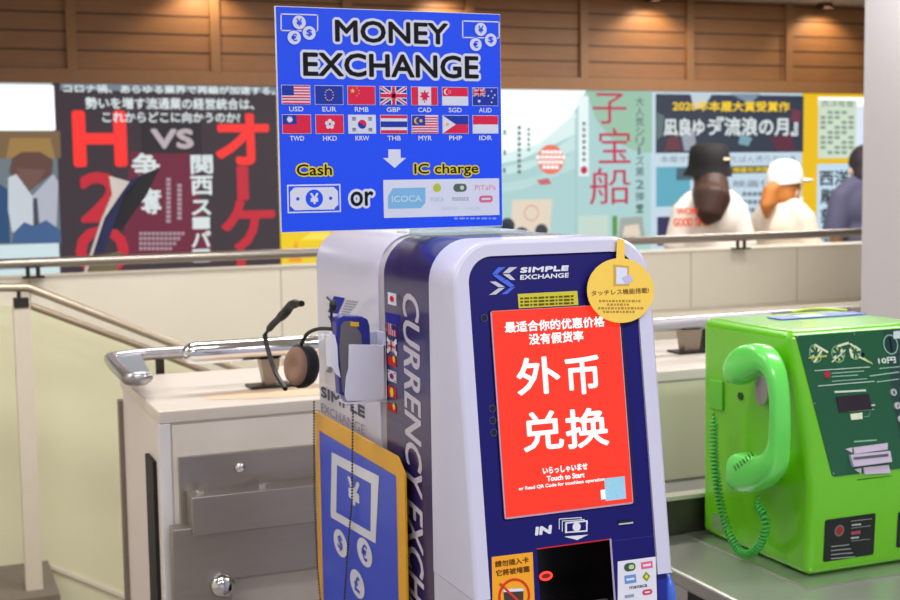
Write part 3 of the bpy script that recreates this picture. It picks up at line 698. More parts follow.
g = MB().prism(Pn, [Pn.ab(*p) for p in ((618, 521), (632, 519.5), (632, 521.5), (618, 523.2))], 0, .002, mat('slot_black', (8, 8, 20), .4)).prism(Pn, [Pn.ab(*p) for p in ((618, 523.4), (632, 521.7), (632, 523.2), (618, 524.8))], 0, .003, cg).build('card_slot', ki)
g = MB().line(Pn, [(612, 541), (656, 535.5)], .0005, mat('seam_blue', (60, 60, 150), .4), .0004).build('panel_seam', ki)
# stickers low on the panel
so = mat('sticker_orange', (246, 168, 28), .5)
sk = empty('warning_sticker', (0, 0, 0)); sk.parent = ki; sk.location = Vector((.67, ky(.95), .95))-ki.location
g = MB().poly(Pn, [(491.5, 557), (532.5, 552), (536, 640), (493, 640)], so, .0006).build('orange_sheet', sk)
g = MB(); brn = ink('brown', (110, 62, 16))
g.tline(Pn, '請勿插入卡', 494.5, 528.5, 561, 567.5, brn, .001, .03).tline(Pn, '它將被堵塞', 495.5, 529.5, 570, 576.5, brn, .001, .03).build('characters', sk)
g = MB(); rd = ink('warning_red', (216, 62, 30)); c_ = Pn.ab(514, 596)
g.ring(Pn, c_, .0225, .0035, rd, .0009).poly(Pn, [(503, 589), (523, 588), (523, 600), (504, 601)], ink('card_dark', (70, 60, 60)), .0011).poly(Pn, [(503, 589), (523, 588), (523, 591), (503, 592)], WHITE, .0013)
g.line(Pn, [(500, 584), (530, 612)], .003, rd, .0015).build('no_card_sign', sk)
cs = empty('payment_sticker', (0, 0, 0)); cs.parent = ki; cs.location = Vector((.87, ky(.95), .95))-ki.location
MB().poly(Pn, [(617.5, 561.5), (655.5, 556.5), (658, 640), (617.5, 640)], WHITE, .0006).build('white_sheet', cs)
g = MB(); dg = ink('badge_green', (60, 90, 76)); pkk = ink('badge_pink', (226, 104, 140)); bb_ = ink('badge_blue', (104, 150, 214)); lg = ink('badge_lime', (128, 150, 60)); rr_ = ink('badge_red', (206, 70, 96))
def pill(c, w, h, M, hh=.0009): a, b = Pn.ab(*c); g.face(Pn, rrect(a-w, b-h, a+w, b+h, min(w, h)*.98, 5), M, hh)
pill((629.5, 567), .0087, .0054, dg); pill((631, 566.8), .0042, .003, ink('badge_pale', (190, 210, 150)), .0012)
def brect(c, w, h, M, hh=.0009): a, b = Pn.ab(*c); g.rab(Pn, a-w, b-h, a+w, b+h, M, hh)
brect((646.5, 565), .0088, .0046, pkk); brect((646.5, 565), .006, .0015, WHITE, .0012); brect((630, 579), .0087, .0055, bb_); brect((630, 579), .006, .0014, WHITE, .0012)
a, b = Pn.ab(646, 576.5); g.face(Pn, [(a-.0062, b), (a, b-.0066), (a+.0062, b), (a, b+.0066)], lg, .0009); g.face(Pn, [(a-.003, b), (a, b-.003), (a+.003, b), (a, b+.003)], YEL, .0012)
g.tline(Pn, 'manaca', 629, 647, 586.5, 589.3, ink('badge_ink', (60, 64, 80)), .0009, .02)
pill((647, 592), .0076, .0036, rr_); pill((647, 592), .004, .001, WHITE, .0012); brect((629, 596), .007, .002, ink('badge_grey', (140, 160, 180)))
g.build('payment_marks', cs)
# --- left side decoration
PSt = side(KX0+.0015)
g = MB(); tw = mat('letter_silver', (204, 196, 212), .35)
g.text(PSt, 'CURRENCY EXCHANGE', ((-1.711, at(412, 697, X=KX0).z), (-1.646, at(410, 294, X=KX0).z)), tw, .0003, .02, .2, rot=90, pix=False); g.build('side_lettering', ki)
def rflag(y0, y1, kind, P=PSt):
    g = MB(); a0, b1 = P.ab(388, y0); a1, b0 = P.ab(396.8, y1); a0, a1 = sorted((a0, a1)); w = a1-a0; h = b1-b0; H = .0005
    if kind in ('japan', 'korea'): 
        g.rab(P, a0, b0, a1, b1, WHITE, H); g.disc(P, ((a0+a1)/2, (b0+b1)/2), w*.24, RED, H*2, h*.26)
        if kind == 'korea':
            g.disc(P, ((a0+a1)/2-w*.07, (b0+b1)/2), w*.12, NAVY, H*3, h*.22)
            for q in ((.15, .15), (.85, .15), (.15, .85), (.85, .85)): g.rab(P, a0+w*(q[0]-.08), b0+h*(q[1]-.05), a0+w*(q[0]+.08), b0+h*(q[1]+.05), BLACK, H*2)
    elif kind == 'usa':
        g.rab(P, a0, b0, a1, b1, WHITE, H)
        for i in range(5): g.rab(P, a0+w*i*.22, b0, a0+w*(i*.22+.12), b1, RED, H*2)
        g.rab(P, a0+w*.5, b0+h*.55, a1, b1, NAVY, H*3)
    elif kind == 'uk':
        g.rab(P, a0, b0, a1, b1, NAVY, H)
        g.line(P, [(a0, b0), (a1, b1)], w*.2, WHITE, H*2, False).line(P, [(a1, b0), (a0, b1)], w*.2, WHITE, H*2, False)
        g.rab(P, a0+w*.35, b0, a0+w*.65, b1, WHITE, H*3).rab(P, a0, b0+h*.36, a1, b0+h*.64, WHITE, H*3).rab(P, a0+w*.42, b0, a0+w*.58, b1, RED, H*4).rab(P, a0, b0+h*.43, a1, b0+h*.57, RED, H*4)
    else:
        g.rab(P, a0, b0, a1, b1, RED, H)
        if kind == 'china': g.disc(P, (a1-w*.25, b1-h*.2), w*.14, YEL, H*2)
        else: g.disc(P, ((a0+a1)/2, (b0+b1)/2), w*.2, YEL, H*2)
    g.build('flag_sticker', ki)
for y0, y1, k in ((292, 306, 'japan'), (323, 337, 'usa'), (339, 353.5, 'uk'), (355, 367.5, 'china'), (369, 383.5, 'korea'), (385, 399.5, 'star'), (402, 414, 'china')): rflag(y0, y1, k)
MB().poly(PSt, [(385.5, 312), (400, 315), (400, 326), (396.8, 326), (386, 322)], ink('royal', (36, 36, 150)), .0003).build('blue_patch', ki)
# side logo on the rear body
PB = side(KX0-.0002)
g = MB(); ry = ink('royal2', (34, 44, 170)); gl = ink('stripe_grey', (160, 158, 176))
g.poly(PB, [(334, 296), (345, 298), (338, 314), (328, 312)], ry).poly(PB, [(328, 315.5), (338, 318), (338, 326), (333, 326)], ry)
for i in range(6): g.poly(PB, [(345.5-i*.9+1, 300+i*2.6), (358-i*1.8+.6, 301.5+i*2.6), (357-i*1.8, 303+i*2.6), (345-i*.9, 301.5+i*2.6)], gl)
g.poly(PB, [(324, 336), (336, 336), (330, 344)], gl).poly(PB, [(326, 372), (332, 362), (332, 373)], gl).build('side_emblem', ki)
g = MB(); dk2 = ink('letter_dark', (78, 76, 96))
a0, b0 = PB.ab(321, 387); a1, b1 = PB.ab(364, 407)
def skt(t, tlp, br, M, **k): g.text(PB, t, (tlp, br), M, .0004, **k)
skt('SIMPLE', (321, 386), (364.5, 417), dk2, bold=.02); 
g.build('side_name', ki) if False else None
g = MB()
def sidetext(g, t, xl, xr, ytl, ybl, M, bold):     # left edge heights fix the size; the plane gives the slant
    al, bt = PB.ab(xl, ytl); _, bo = PB.ab(xl, ybl); ar, _ = PB.ab(xr, ytl)
    g.text(PB, t, ((al, bo), (ar, bt)), M, .0004, bold, pix=False)
sidetext(g, 'SIMPLE', 321, 364.5, 385.5, 396.5, dk2, .03); sidetext(g, 'EXCHANGE', 321, 364.5, 402.5, 411, ink('letter_mid', (150, 148, 166)), .0)
g.build('side_name', ki)

# sleeve with poster on the side
PL = side(KX0-.012)
sv = empty('hanging_poster', tuple(at(360, 600, X=KX0-.012)), 'yellow bordered blue poster with white banknote and coin symbols on the machine side', 'poster')
ylw = mat('poster_yellow', (228, 166, 4), .4, coat=.1); blu = mat('poster_blue', (8, 60, 204), .35, coat=.15)
aL, bT = PL.ab(314.5, 411); aR, _ = PL.ab(404, 452); bB = PL.ab(404, 720)[1]
MB().prism(PL, [(aL, bB), (aR, bB), (aR, bT-.02), (aR-.03, bT), (aL, bT)], -.003, 0, ylw).build('yellow_board', sv)
iL, iT = PL.ab(319.5, 430.5); iR, _ = PL.ab(396, 465); iB = bB+.02
MB().rab(PL, iL, iB, iR, iT, blu, .0004).build('blue_field', sv)
pw_ = mat('poster_white', (220, 222, 238), .3, coat=.6)
def V(x, y): return (300+x*.3666, 380+y*.3666)
g = MB()
g.poly(PL, [V(88, 197), V(217, 262), V(213, 292), V(92, 226)], pw_, .0008).poly(PL, [V(88, 197), V(103, 204), V(100, 372), V(85, 360)], pw_, .0009).poly(PL, [V(196, 258), V(217, 266), V(208, 442), V(194, 432)], pw_, .0010).poly(PL, [V(85, 352), V(205, 420), V(208, 446), V(86, 374)], pw_, .0011)
a, b = PL.ab(*V(148, 305)); g.text(PL, '¥', ((a-.03, b-.022), (a+.03, b+.02)), pw_, .0008, .03, pix=False); g.build('banknote_symbol', sv)
for cx, cy, ch in ((112, 445, '$'), (178, 470, '€'), (158, 556, '£')):
    g = MB(); a, b = PL.ab(*V(cx, cy)); g.disc(PL, (a, b), .036, pw_, .0012, .0215); g.text(PL, ch, ((a-.014, b-.013), (a+.014, b+.013)), blu, .0016, .02, pix=False); g.build('coin_symbol', sv)
slv = mat('clear_sleeve', (240, 244, 255), .06, alpha=.02, spec=.3)
MB().rab(PL, aL-.004, bB, aR+.002, bT+.05, slv, .0025).build('clear_sleeve', sv)
# chains
def chain(pts, root, n):
    P = side(KX0-.018); w = [P.w(*P.ab(*p)) for p in pts]; g = MB(); bm_ = mat('chain_dark', (70, 62, 60), .35, .7)
    L = [(w[i+1]-w[i]).length for i in range(len(w)-1)]; T = sum(L)
    for k in range(n):
        d = T*k/(n-1); i = 0
        while i < len(L)-1 and d > L[i]: d -= L[i]; i += 1
        g.ell(w[i].lerp(w[i+1], min(1, d/L[i])), (.0021, .0021, .0017), bm_, 6, 4)
    g.tube(w, .0005, bm_, 5); g.build('ball_chain', root)
chain([(314, 402), (314, 440), (314.5, 500), (317, 560), (322, 620)], sv, 76)

# holder pocket + handheld device
hd = empty('device_holder', tuple(at(366, 400, X=KX0-.02)), 'white plastic pocket holder stuck to the side of the machine above the poster', 'holder')
hw = mat('holder_white', (222, 222, 242), .3)
YH = 1.780; PH = front(YH); hx0 = PH.ab(332, 335)[0]; zb_ = PH.ab(366, 401)[1]; D0 = .032
def zz_(x, y): return PH.ab(x, y)[1]
MB().prism(PH, [PH.ab(*p) for p in ((349, 344.5), (386, 345), (386, 401), (347, 401), (345, 395), (346, 378), (348.5, 368))], -.003, 0, hw).build('near_wall', hd, bevel=.0008)
MB().prism(PH, [PH.ab(*p) for p in ((330.5, 333), (335, 335), (337.5, 346), (338.5, 366), (341, 378), (336, 374), (331.5, 366))], -.003, -.0002, hw).build('near_lip', hd, bevel=.0005)
MB().box((hx0, YH+.0, zz_(332, 368)), (hx0+.003, YH+D0, zz_(332, 337)), hw).build('outer_wall', hd)
MB().box((KX0-.0035, YH, zz_(386, 400)), (KX0-.0003, YH+D0, zz_(385, 334)+.002), hw).build('back_wall', hd)
MB().box((hx0+.02, YH+D0, zb_), (KX0-.0003, YH+D0+.003, zz_(385, 334)), hw).build('far_wall', hd)
MB().box((PH.ab(346, 400)[0], YH, zb_-.003), (KX0-.0003, YH+D0+.003, zb_), hw).build('base', hd)
dv = empty('handheld_reader', tuple(PH.w(*PH.ab(343, 396), 0)), 'blue handheld reader with grey face standing in the white pocket holder', 'device')
Pd = front(YH+.005)
out = [(336.5, 324), (338, 318), (343, 315.5), (362, 316.5), (368, 319.5), (370, 326), (371, 352), (362, 362), (350, 372), (348.5, 382), (347, 396), (340, 395), (338.5, 372), (337, 350)]
MB().prism(Pd, [Pd.ab(*p) for p in out], -.022, 0, mat('reader_blue', (36, 42, 140), .35)).build('body', dv, bevel=.002)
out = [(340.5, 326), (344, 321), (352, 321), (361, 334), (362, 350), (354, 358), (349, 368), (347.5, 376), (345.5, 392), (342.5, 392), (340.5, 370), (339, 350)]
MB().prism(Pd, [Pd.ab(*p) for p in out], 0, .0012, mat('reader_grey', (104, 100, 106), .35)).build('grey_face', dv)
MB().poly(Pd, [(350, 321.5), (358.5, 322), (358.5, 326.5), (350, 326)], mat('amber_label', (226, 176, 30), .4), .002).build('amber_label', dv)
chain([(353, 404), (352.5, 440), (352, 500), (348, 545), (343, 620)], dv, 74)
# black headset hooked by the machine
hs = empty('headset', tuple(at(300, 388, Y=2.3)), 'black headset with padded ear cushion and microphone stalk beside the machine', 'headset')
Ph = side(.585); hb = mat('headset_black', (16, 15, 18), .5); hc = mat('cushion', (150, 116, 98), .8)
def hp(px, py, h=0): return Ph.w(*Ph.ab(px, py), h)
def smooth(pts, n=6):
    o = []
    P_ = [pts[0]]+pts+[pts[-1]]
    for i in range(1, len(P_)-2):
        for j in range(n):
            t = j/n; a, b, c, d = P_[i-1], P_[i], P_[i+1], P_[i+2]
            o.append(.5*((2*b)+(c-a)*t+(2*a-5*b+4*c-d)*t*t+(3*b-a-3*c+d)*t**3))
    return o+[pts[-1]]
c0 = hp(301, 366); 
ear = MB(); Pe = front(c0.y); a, b = Pe.ab(303, 366)
ax = Vector((-.8, -.6, .1)).normalized()
def disk_shell(c, ax, r0, r1, prof_, M):
    e1 = ax.cross(Vector((0, 0, 1))).normalized(); e2 = ax.cross(e1); L = []
    for d, s_ in prof_: L.append([c+ax*d+e1*(r0*s_*math.cos(2*math.pi*i/24))+e2*(r1*s_*math.sin(2*math.pi*i/24)) for i in range(24)])
    return MB().loft(L, M)
disk_shell(c0, ax, .026, .037, [(-.026, .02), (-.026, .6), (-.02, .9), (-.008, 1), (.004, 1), (.012, .93), (.013, .5)], hb).build('ear_shell', hs)
disk_shell(c0, ax, .023, .033, [(.006, .98), (.016, .97), (.021, .86), (.0225, .6), (.021, .4), (.019, .02)], hc).build('ear_cushion', hs)
MB().tube(smooth([hp(297, 388, .02), hp(287, 372, .02), hp(278, 345, .02), hp(276, 334, .02)]), .0042, hb, 10).build('yoke', hs)
MB().tube(smooth([hp(276, 334, .02), hp(284, 324, .02), hp(297, 312, .02), hp(304, 304, .02), hp(314, 303, .02)]), [.003]*4+[.006]*6+[.008]*5+[.0075]*6+[.005]*4, hb, 10).build('microphone_stalk', hs)
MB().tube(smooth([hp(301, 345), hp(307, 334), hp(318, 329), hp(332, 329), hp(341, 331, -.0)]), .003, hb, 10).build('headband', hs)
MB().tube(smooth([hp(341, 331, .012), hp(339, 315, .012), hp(340, 303, .012), hp(334, 297, .01)]), .0022, hb, 8).ell(hp(341, 305, .012), (.006, .008, .009), hb).build('cable', hs)

# paper tag on the front
dt_ = empty('round_tag', tuple(at(620, 322, Y=ky(1.3)-.01)), 'round yellow paper tag with a strap hanging over the upper right corner of the machine', 'tag')
PT = PK.off(.006); ty = mat('tag_yellow', (250, 208, 84), .25, coat=.5)
ca, cb2 = PT.ab(620.5, 290.5)
MB().prism(PT, [(ca+.0505*math.cos(2*math.pi*i/48), cb2+.0430*math.sin(2*math.pi*i/48)) for i in range(48)], 0, .0012, ty).build('disc', dt_)
st = [PT.ab(617.5, 243), PT.ab(624, 245), PT.ab(623.5, 263), PT.ab(616.5, 262)]
zt = PT.ab(620, 243)[1]; g = MB().prism(PT, [(st[0][0], KT*1.01-.004), (st[1][0]+.001, KT*1.01-.006), (st[2][0]+.001, st[2][1]), (st[3][0]-.001, st[3][1])], 0, .001, ty); g.build('strap', dt_)
g = MB(); dot = ink('tag_ink', (128, 96, 50)); PTn = PT.off(.0013)
g.poly(PTn, [(613.5, 264.5), (629, 266), (629, 286), (613.5, 286)], ink('tag_frame', (206, 168, 88)), .0003).poly(PTn, [(616, 267), (627, 268), (627, 284), (616, 284)], ink('tag_blue', (220, 224, 244)), .0006)
g.poly(PTn, [(621, 278), (629, 274), (633, 280), (626, 285)], ink('tag_pale', (196, 190, 226)), .0009)
g.build('phone_drawing', dt_)
g = MB(); g.text(PTn, 'タッチレス機能搭載!', ((591, 290.5), (649, 293)), dot, .0003, .015)
for i, (a, b) in enumerate(((599, 641), (607, 628), (598, 643), (603, 635))):
    x = a; k = 0
    while x < b: w = (2.2, 3, 1.6)[k % 3]; g.rect(PTn, (x, 300+i*3.6), (x+w, 302+i*3.6), ink('tag_faint', (176, 138, 66)), .0003); x += w+1; k += 1
g.build('tag_text', dt_)

# ================================================================== SIGN ON TOP
SY = 1.75; SP = front(SY)
sg = empty('sign_board', (.636, SY, 1.43), 'large blue money exchange sign board with currency flags standing on top of the machine', 'sign')
sbl = mat('sign_blue', (24, 80, 255), .5, var=.01, spec=.3)
sa0, sz0, sa1, sz1 = .469, 1.43, .8035, 1.737
MB().box((sa0, SY+.0004, sz0), (sa1, SY+.005, sz1), mat('sign_core', (226, 226, 240), .4)).rab(SP, sa0+.001, sz0+.001, sa1-.0005, sz1-.001, sbl, 0).build('board', sg)
MB().box((.66, SY-.04, KT+.001), (sa1+.02, SY+.06, KT+.004), mat('acrylic', (200, 226, 232), .1, alpha=.35)).box((.66, SY+.0055, KT+.001), (sa1+.0, SY+.008, KT+.06), mat('acrylic', (200, 226, 232), .1, alpha=.35)).build('acrylic_foot', sg)
sw = ink('sign_white', (222, 226, 246)); sk_ = ink('sign_black', (10, 10, 22))
def D(x, y): return (270+x/3.75, y/3.75)          # upper detail
def E_(x, y): return (270+x/3.75, 120+y/3.75)     # lower detail
g = MB()
for t, p, q in (('MONEY', (334.5, 19.5), (448, 45)), ('EXCHANGE', (302.5, 52), (478.5, 79))):
    (a0, b1), (a1, b0) = SP.ab(*p), SP.ab(*q)
    if t == 'EXCHANGE': pass
    MB().text(SP, t, ((a0, b0), (a1, b1)), sw, .0006, .105, pix=False, fit=.022).build('title_outline', sg)
g = MB()
for t, p, q in (('MONEY', (334.5, 19.5), (448, 45)), ('EXCHANGE', (302.5, 52), (478.5, 79))):
    MB().text(SP, t, (p, q), sk_, .0012, .022).build('title', sg)
for ox, oy in ((0, 0), (181.5, 7)):
    g = MB()
    def O(x, y): return (281+ox+x, 14+oy+y)
    g.line(SP, [O(0, 0), O(36.5, 1), O(36.5, 17), O(0, 16.5), O(0, 0)], .0018, sw)
    for x, y, ch in ((18, 8.4, '¥'), (28, 19, '$'), (13, 23.5, '€')):
        a, b = SP.ab(*O(x, y)); g.disc(SP, (a, b), .0105, sbl, .0008).disc(SP, (a, b), .0093, sw, .001); g.text(SP, ch, ((a-.0042, b-.0052), (a+.0042, b+.0052)), sbl, .0014, .03, pix=False)
    g.build('currency_symbols', sg)
frd = ink('flag_red', (226, 38, 78)); fnv = ink('flag_navy', (34, 58, 168)); fyl = ink('flag_gold', (240, 190, 80)); fbl = ink('flag_blue', (44, 80, 214))
def star(P, c, r_, M, g, h, n=5, inner=.42, rot=90):
    g.face(P, [(c[0]+(r_ if i % 2 == 0 else r_*inner)*math.cos(R(rot+180*i/n)), c[1]+(r_ if i % 2 == 0 else r_*inner)*math.sin(R(rot+180*i/n))) for i in range(2*n)], M, h)
def flag(kind, a0, b0, w, h):
    g = MB(); P = SP; H = .0010
    def rc_(x0, y0, x1, y1, M, k=1): g.rab(P, a0+w*x0, b0+h*y0, a0+w*x1, b0+h*y1, M, H+.0003*k)
    def dc(x, y, r_, M, k=1): g.disc(P, (a0+w*x, b0+h*y), h*r_, M, H+.0003*k, n=20)
    def pg(pts, M, k=1): g.face(P, [(a0+w*x, b0+h*y) for x, y in pts], M, H+.0003*k)
    def sr_(x, y, r_, M, k=1, n=5, inner=.42): star(P, (a0+w*x, b0+h*y), h*r_, M, g, H+.0003*k, n, inner)
    g.rab(P, a0-.0007, b0-.0007, a0+w+.0007, b0+h+.0007, sw, H-.0002)
    def jack(x0, y0, x1, y1, k=1):
        X, Y = x1-x0, y1-y0; rc_(x0, y0, x1, y1, fnv, k)
        for s_, M, q in ((.13, sw, k+1), (.045, frd, k+2)):
            pg([(x0, y0), (x0+X*s_, y0), (x1, y1-Y*s_), (x1, y1), (x1-X*s_, y1), (x0, y0+Y*s_)], M, q); pg([(x1, y0), (x1, y0+Y*s_), (x0+X*s_, y1), (x0, y1), (x0, y1-Y*s_), (x1-X*s_, y0)], M, q)
        rc_(x0+X*.4, y0, x0+X*.6, y1, sw, k+3); rc_(x0, y0+Y*.34, x1, y0+Y*.66, sw, k+3); rc_(x0+X*.44, y0, x0+X*.56, y1, frd, k+4); rc_(x0, y0+Y*.4, x1, y0+Y*.6, frd, k+4)
    if kind == 'USD':
        rc_(0, 0, 1, 1, sw)
        for i in range(7): rc_(0, i*2/13, 1, (i*2+1)/13, frd, 2)
        rc_(0, .46, .42, 1, fnv, 3)
    elif kind == 'EUR':
        rc_(0, 0, 1, 1, fnv)
        for i in range(12): dc(.5+.2*math.cos(R(30*i))*.75, .5+.3*math.sin(R(30*i)), .035, fyl, 2)
    elif kind == 'RMB':
        rc_(0, 0, 1, 1, frd); sr_(.17, .74, .16, fyl, 2)
        for x, y in ((.33, .9), (.4, .76), (.4, .6), (.33, .47)): sr_(x, y, .05, fyl, 2)
    elif kind == 'GBP': jack(0, 0, 1, 1)
    elif kind == 'CAD':
        rc_(0, 0, 1, 1, sw); rc_(0, 0, .25, 1, frd, 2); rc_(.75, 0, 1, 1, frd, 2); sr_(.5, .52, .34, frd, 3, 7, .5); rc_(.485, .1, .515, .4, frd, 3)
    elif kind == 'SGD': rc_(0, 0, 1, .5, sw); rc_(0, .5, 1, 1, frd); dc(.17, .75, .18, sw, 2); dc(.22, .75, .16, frd, 3); [sr_(.27+.05*math.cos(R(90+72*i)), .75+.09*math.sin(R(90+72*i)), .035, sw, 4) for i in range(5)]
    elif kind == 'AUD':
        rc_(0, 0, 1, 1, fnv); jack(0, .5, .5, 1, 2); sr_(.25, .24, .12, sw, 2, 7)
        for x, y in ((.75, .82), (.75, .18), (.62, .55), (.88, .6), (.8, .44)): sr_(x, y, .07, sw, 2, 7)
    elif kind == 'TWD': rc_(0, 0, 1, 1, frd); rc_(0, .5, .5, 1, fnv, 2); sr_(.25, .75, .2, sw, 3, 12, .6)
    elif kind == 'HKD':
        rc_(0, 0, 1, 1, frd)
        for i in range(5): dc(.5+.11*math.cos(R(90+72*i)), .5+.17*math.sin(R(90+72*i)), .115, sw, 2)
        dc(.5, .5, .05, frd, 3)
    elif kind == 'KRW':
        rc_(0, 0, 1, 1, sw); dc(.5, .5, .25, frd, 2); g.face(P, [(a0+w*.5+h*.25*math.cos(R(150+180*i/10)), b0+h*.5+h*.25*math.sin(R(150+180*i/10))) for i in range(11)], fnv, H+.0009)
        for x, y in ((.2, .8), (.8, .8), (.2, .2), (.8, .2)):
            for q in (-.05, 0, .05): rc_(x-.07, y+q*1.4-.018, x+.07, y+q*1.4+.018, sk_, 2)
    elif kind == 'THB': rc_(0, 0, 1, 1, frd); rc_(0, .17, 1, .83, sw, 2); rc_(0, .34, 1, .66, fnv, 3)
    elif kind == 'MYR':
        rc_(0, 0, 1, 1, sw)
        for i in range(7): rc_(0, i*2/14, 1, (i*2+1)/14, frd, 2)
        rc_(0, .43, .5, 1, fnv, 3); dc(.2, .7, .2, fyl, 4); dc(.25, .7, .17, fnv, 5); sr_(.33, .7, .13, fyl, 6, 10, .5)
    elif kind == 'PHP': rc_(0, .5, 1, 1, fnv); rc_(0, 0, 1, .5, frd); pg([(0, 0), (.5, .5), (0, 1)], sw, 2); dc(.17, .5, .1, fyl, 3)
    else: rc_(0, .5, 1, 1, frd); rc_(0, 0, 1, .5, sw)
    g.build('flag', sg)
K1 = ['USD', 'EUR', 'RMB', 'GBP', 'CAD', 'SGD', 'AUD']; K2 = ['TWD', 'HKD', 'KRW', 'THB', 'MYR', 'PHP', 'IDR']
xl1 = [45, 170, 291, 413, 531, 648, 758]; xr1 = [150, 273, 392, 511, 626, 745, 852]
dz = SP.ab(295, 86)[1]
for row, (ks, yt, yb, sh_) in enumerate(((K1, 320.5, 390, 0), (K2, 431, 500, 3))):
    aL = SP.ab(*D(45, 400))[0]; aR = SP.ab(*D(853, 400))[0]; btp = SP.ab(*D(100, yt))[1]; bbt = SP.ab(*D(100, yb))[1]
    pitch = (aR-aL+.0075)/7; fw = pitch-.0075
    g = MB()
    for i, k in enumerate(ks):
        a = aL+pitch*i; flag(k, a, bbt, fw, btp-bbt)
        cx = a+fw/2; g.text(SP, k, ((cx-.0102, bbt-.0102), (cx+.0102, bbt-.0035)), sw, .0006, .02, pix=False)
    g.build('currency_codes', sg)
g = MB(); a, b = SP.ab(*E_(466, 110)); _, b2 = SP.ab(*E_(466, 180)); hm_ = (b+b2)/2
g.face(SP, [(a-.0092, b), (a-.0092, hm_+.001), (a-.0175, hm_+.001), (a, b2), (a+.0175, hm_+.001), (a+.0092, hm_+.001), (a+.0092, b)], sw, .0006).build('arrow', sg)
yl = ink('sign_yellow', (232, 212, 60))
for t, p, q in (('Cash', E_(99, 166), E_(232, 207)), ('IC charge', E_(540, 164), E_(781, 210))):
    MB().text(SP, t, (p, q), yl, .0006, .10, fit=.012).build('caption_outline', sg); MB().text(SP, t, (p, q), sk_, .0012, .012).build('caption', sg)
MB().text(SP, 'or', (E_(300, 268), E_(388, 322)), sw, .0006, .11, fit=.015).build('caption_outline', sg); MB().text(SP, 'or', (E_(300, 268), E_(388, 322)), sk_, .0012, .015).build('caption', sg)
g = MB(); a0, b1 = SP.ab(*E_(63, 243)); a1, b0 = SP.ab(*E_(266, 345)); 
g.rab(SP, a0, b0, a1, b1, sw, .0006).rab(SP, a0+.002, b0+.002, a1-.002, b1-.002, sbl, .0008)
q = .004; c = .006; A0, B0, A1, B1 = a0+q, b0+q, a1-q, b1-q
g.face(SP, [(A0+c, B0), (A1-c, B0), (A1-c*.6, B0+c*.6), (A1, B0+c), (A1, B1-c), (A1-c, B1), (A0+c, B1), (A0, B1-c), (A0, B0+c)], sw, .001)
mx_, my_ = (a0+a1)/2, (b0+b1)/2; g.disc(SP, (mx_, my_), .0125, sbl, .0012); g.text(SP, '¥', ((mx_-.0062, my_-.0078), (mx_+.0062, my_+.0078)), sw, .0014, .04, pix=False)
for s_ in (-1, 1): g.disc(SP, (mx_+s_*.0235, my_), .0024, sbl, .0012)
g.build('banknote_symbol', sg)
g = MB(); a0, b1 = SP.ab(*E_(424, 225)); a1, b0 = SP.ab(*E_(860, 356)); g.rab(SP, a0, b0, a1, b1, sw, .0006)
pb_ = ink('pass_blue', (130, 190, 236)); g.poly(SP, [E_(460, 256), E_(582, 253), E_(582, 310), E_(565, 330), E_(442, 333), E_(442, 285)], pb_, .0009)
g.text(SP, 'ICOCA', (E_(455, 284), E_(568, 306)), ink('pass_pale', (200, 226, 246)), .0012, .02)
a, b = SP.ab(*E_(626, 254)); g.disc(SP, (a, b), .006, ink('lime', (190, 204, 60)), .0009); a, b = SP.ab(*E_(712, 254)); g.face(SP, rrect(a-.0105, b-.0058, a+.0105, b+.0058, .0056, 5), ink('moss', (88, 104, 96)), .0009); g.disc(SP, (a+.003, b), .0032, ink('moss_l', (200, 214, 200)), .0012)
g.text(SP, 'PiTaPa', (E_(768, 244), E_(846, 262)), ink('pass_pink', (232, 150, 176)), .0009); a, b = SP.ab(*E_(809, 296)); g.face(SP, rrect(a-.0108, b-.005, a+.0108, b+.005, .004, 4), ink('pass_rose', (226, 110, 146)), .0009); g.rab(SP, a-.007, b-.0015, a+.007, b+.0015, sw, .0012)
g.text(SP, 'manaca', (E_(682, 290), E_(744, 302)), ink('pass_grey', (150, 156, 170)), .0009); g.text(SP, 'TOICA', (E_(600, 291), E_(652, 305)), ink('pass_sky', (160, 196, 220)), .0009)
g.text(SP, 'SUGOCA', (E_(644, 325), E_(702, 336)), ink('pass_faint', (196, 206, 226)), .0009).text(SP, 'nimoca', (E_(730, 325), E_(788, 336)), ink('pass_faint', (196, 206, 226)), .0009)
g.build('card_panel', sg)
x = 690; g = MB(); k = 0
while x < 846: w = (14, 22, 9, 18)[k % 4]; g.rect(SP, E_(x, 366), E_(min(x+w, 848), 372), ink('pass_faint2', (150, 170, 240)), .0006); x += w+5; k += 1
g.build('footnote', sg)

# ================================================================== TELEPHONE SHELF AND TELEPHONE
TZ = .787
stm = mat('shelf_steel', (186, 186, 178), .38, .75, var=.1, scale=5)
sf = empty('telephone_shelf', (1.7, 1.85, 0), 'brushed steel shelf with a rounded front edge under the green telephone', 'shelf')
MB().box((1.25, 1.45, TZ-.03), (2.3, 2.195, TZ), stm).build('shelf_top', sf, bevel=.008, segs=4)
MB().box((1.25, 2.195, TZ-.03), (2.3, 2.205, .858), mat('backsplash', (92, 88, 80), .3, .7, var=.1, scale=6)).build('backsplash', sf)
MB().box((1.245, 2.187, .858), (2.3, 2.22, .866), mat('trim_pale', (188, 186, 168), .4)).build('backsplash_trim', sf)
MB().box((1.36, 1.56, 0), (2.2, 2.12, TZ-.03), mat('shelf_base', (34, 32, 34), .6)).build('base_cabinet', sf)
MB().box((1.395, 1.795, TZ), (1.80, 2.185, TZ+.003), mat('plate', (186, 188, 178), .28, .8)).build('mounting_plate', sf)
GX0, GX1 = 1.43, 1.745
gn = mat('phone_green', (102, 190, 10), .3, var=.02, coat=.5)
ph = empty('public_telephone', (1.585, 2.0, TZ+.003), 'bright green public card telephone on the steel shelf', 'telephone')
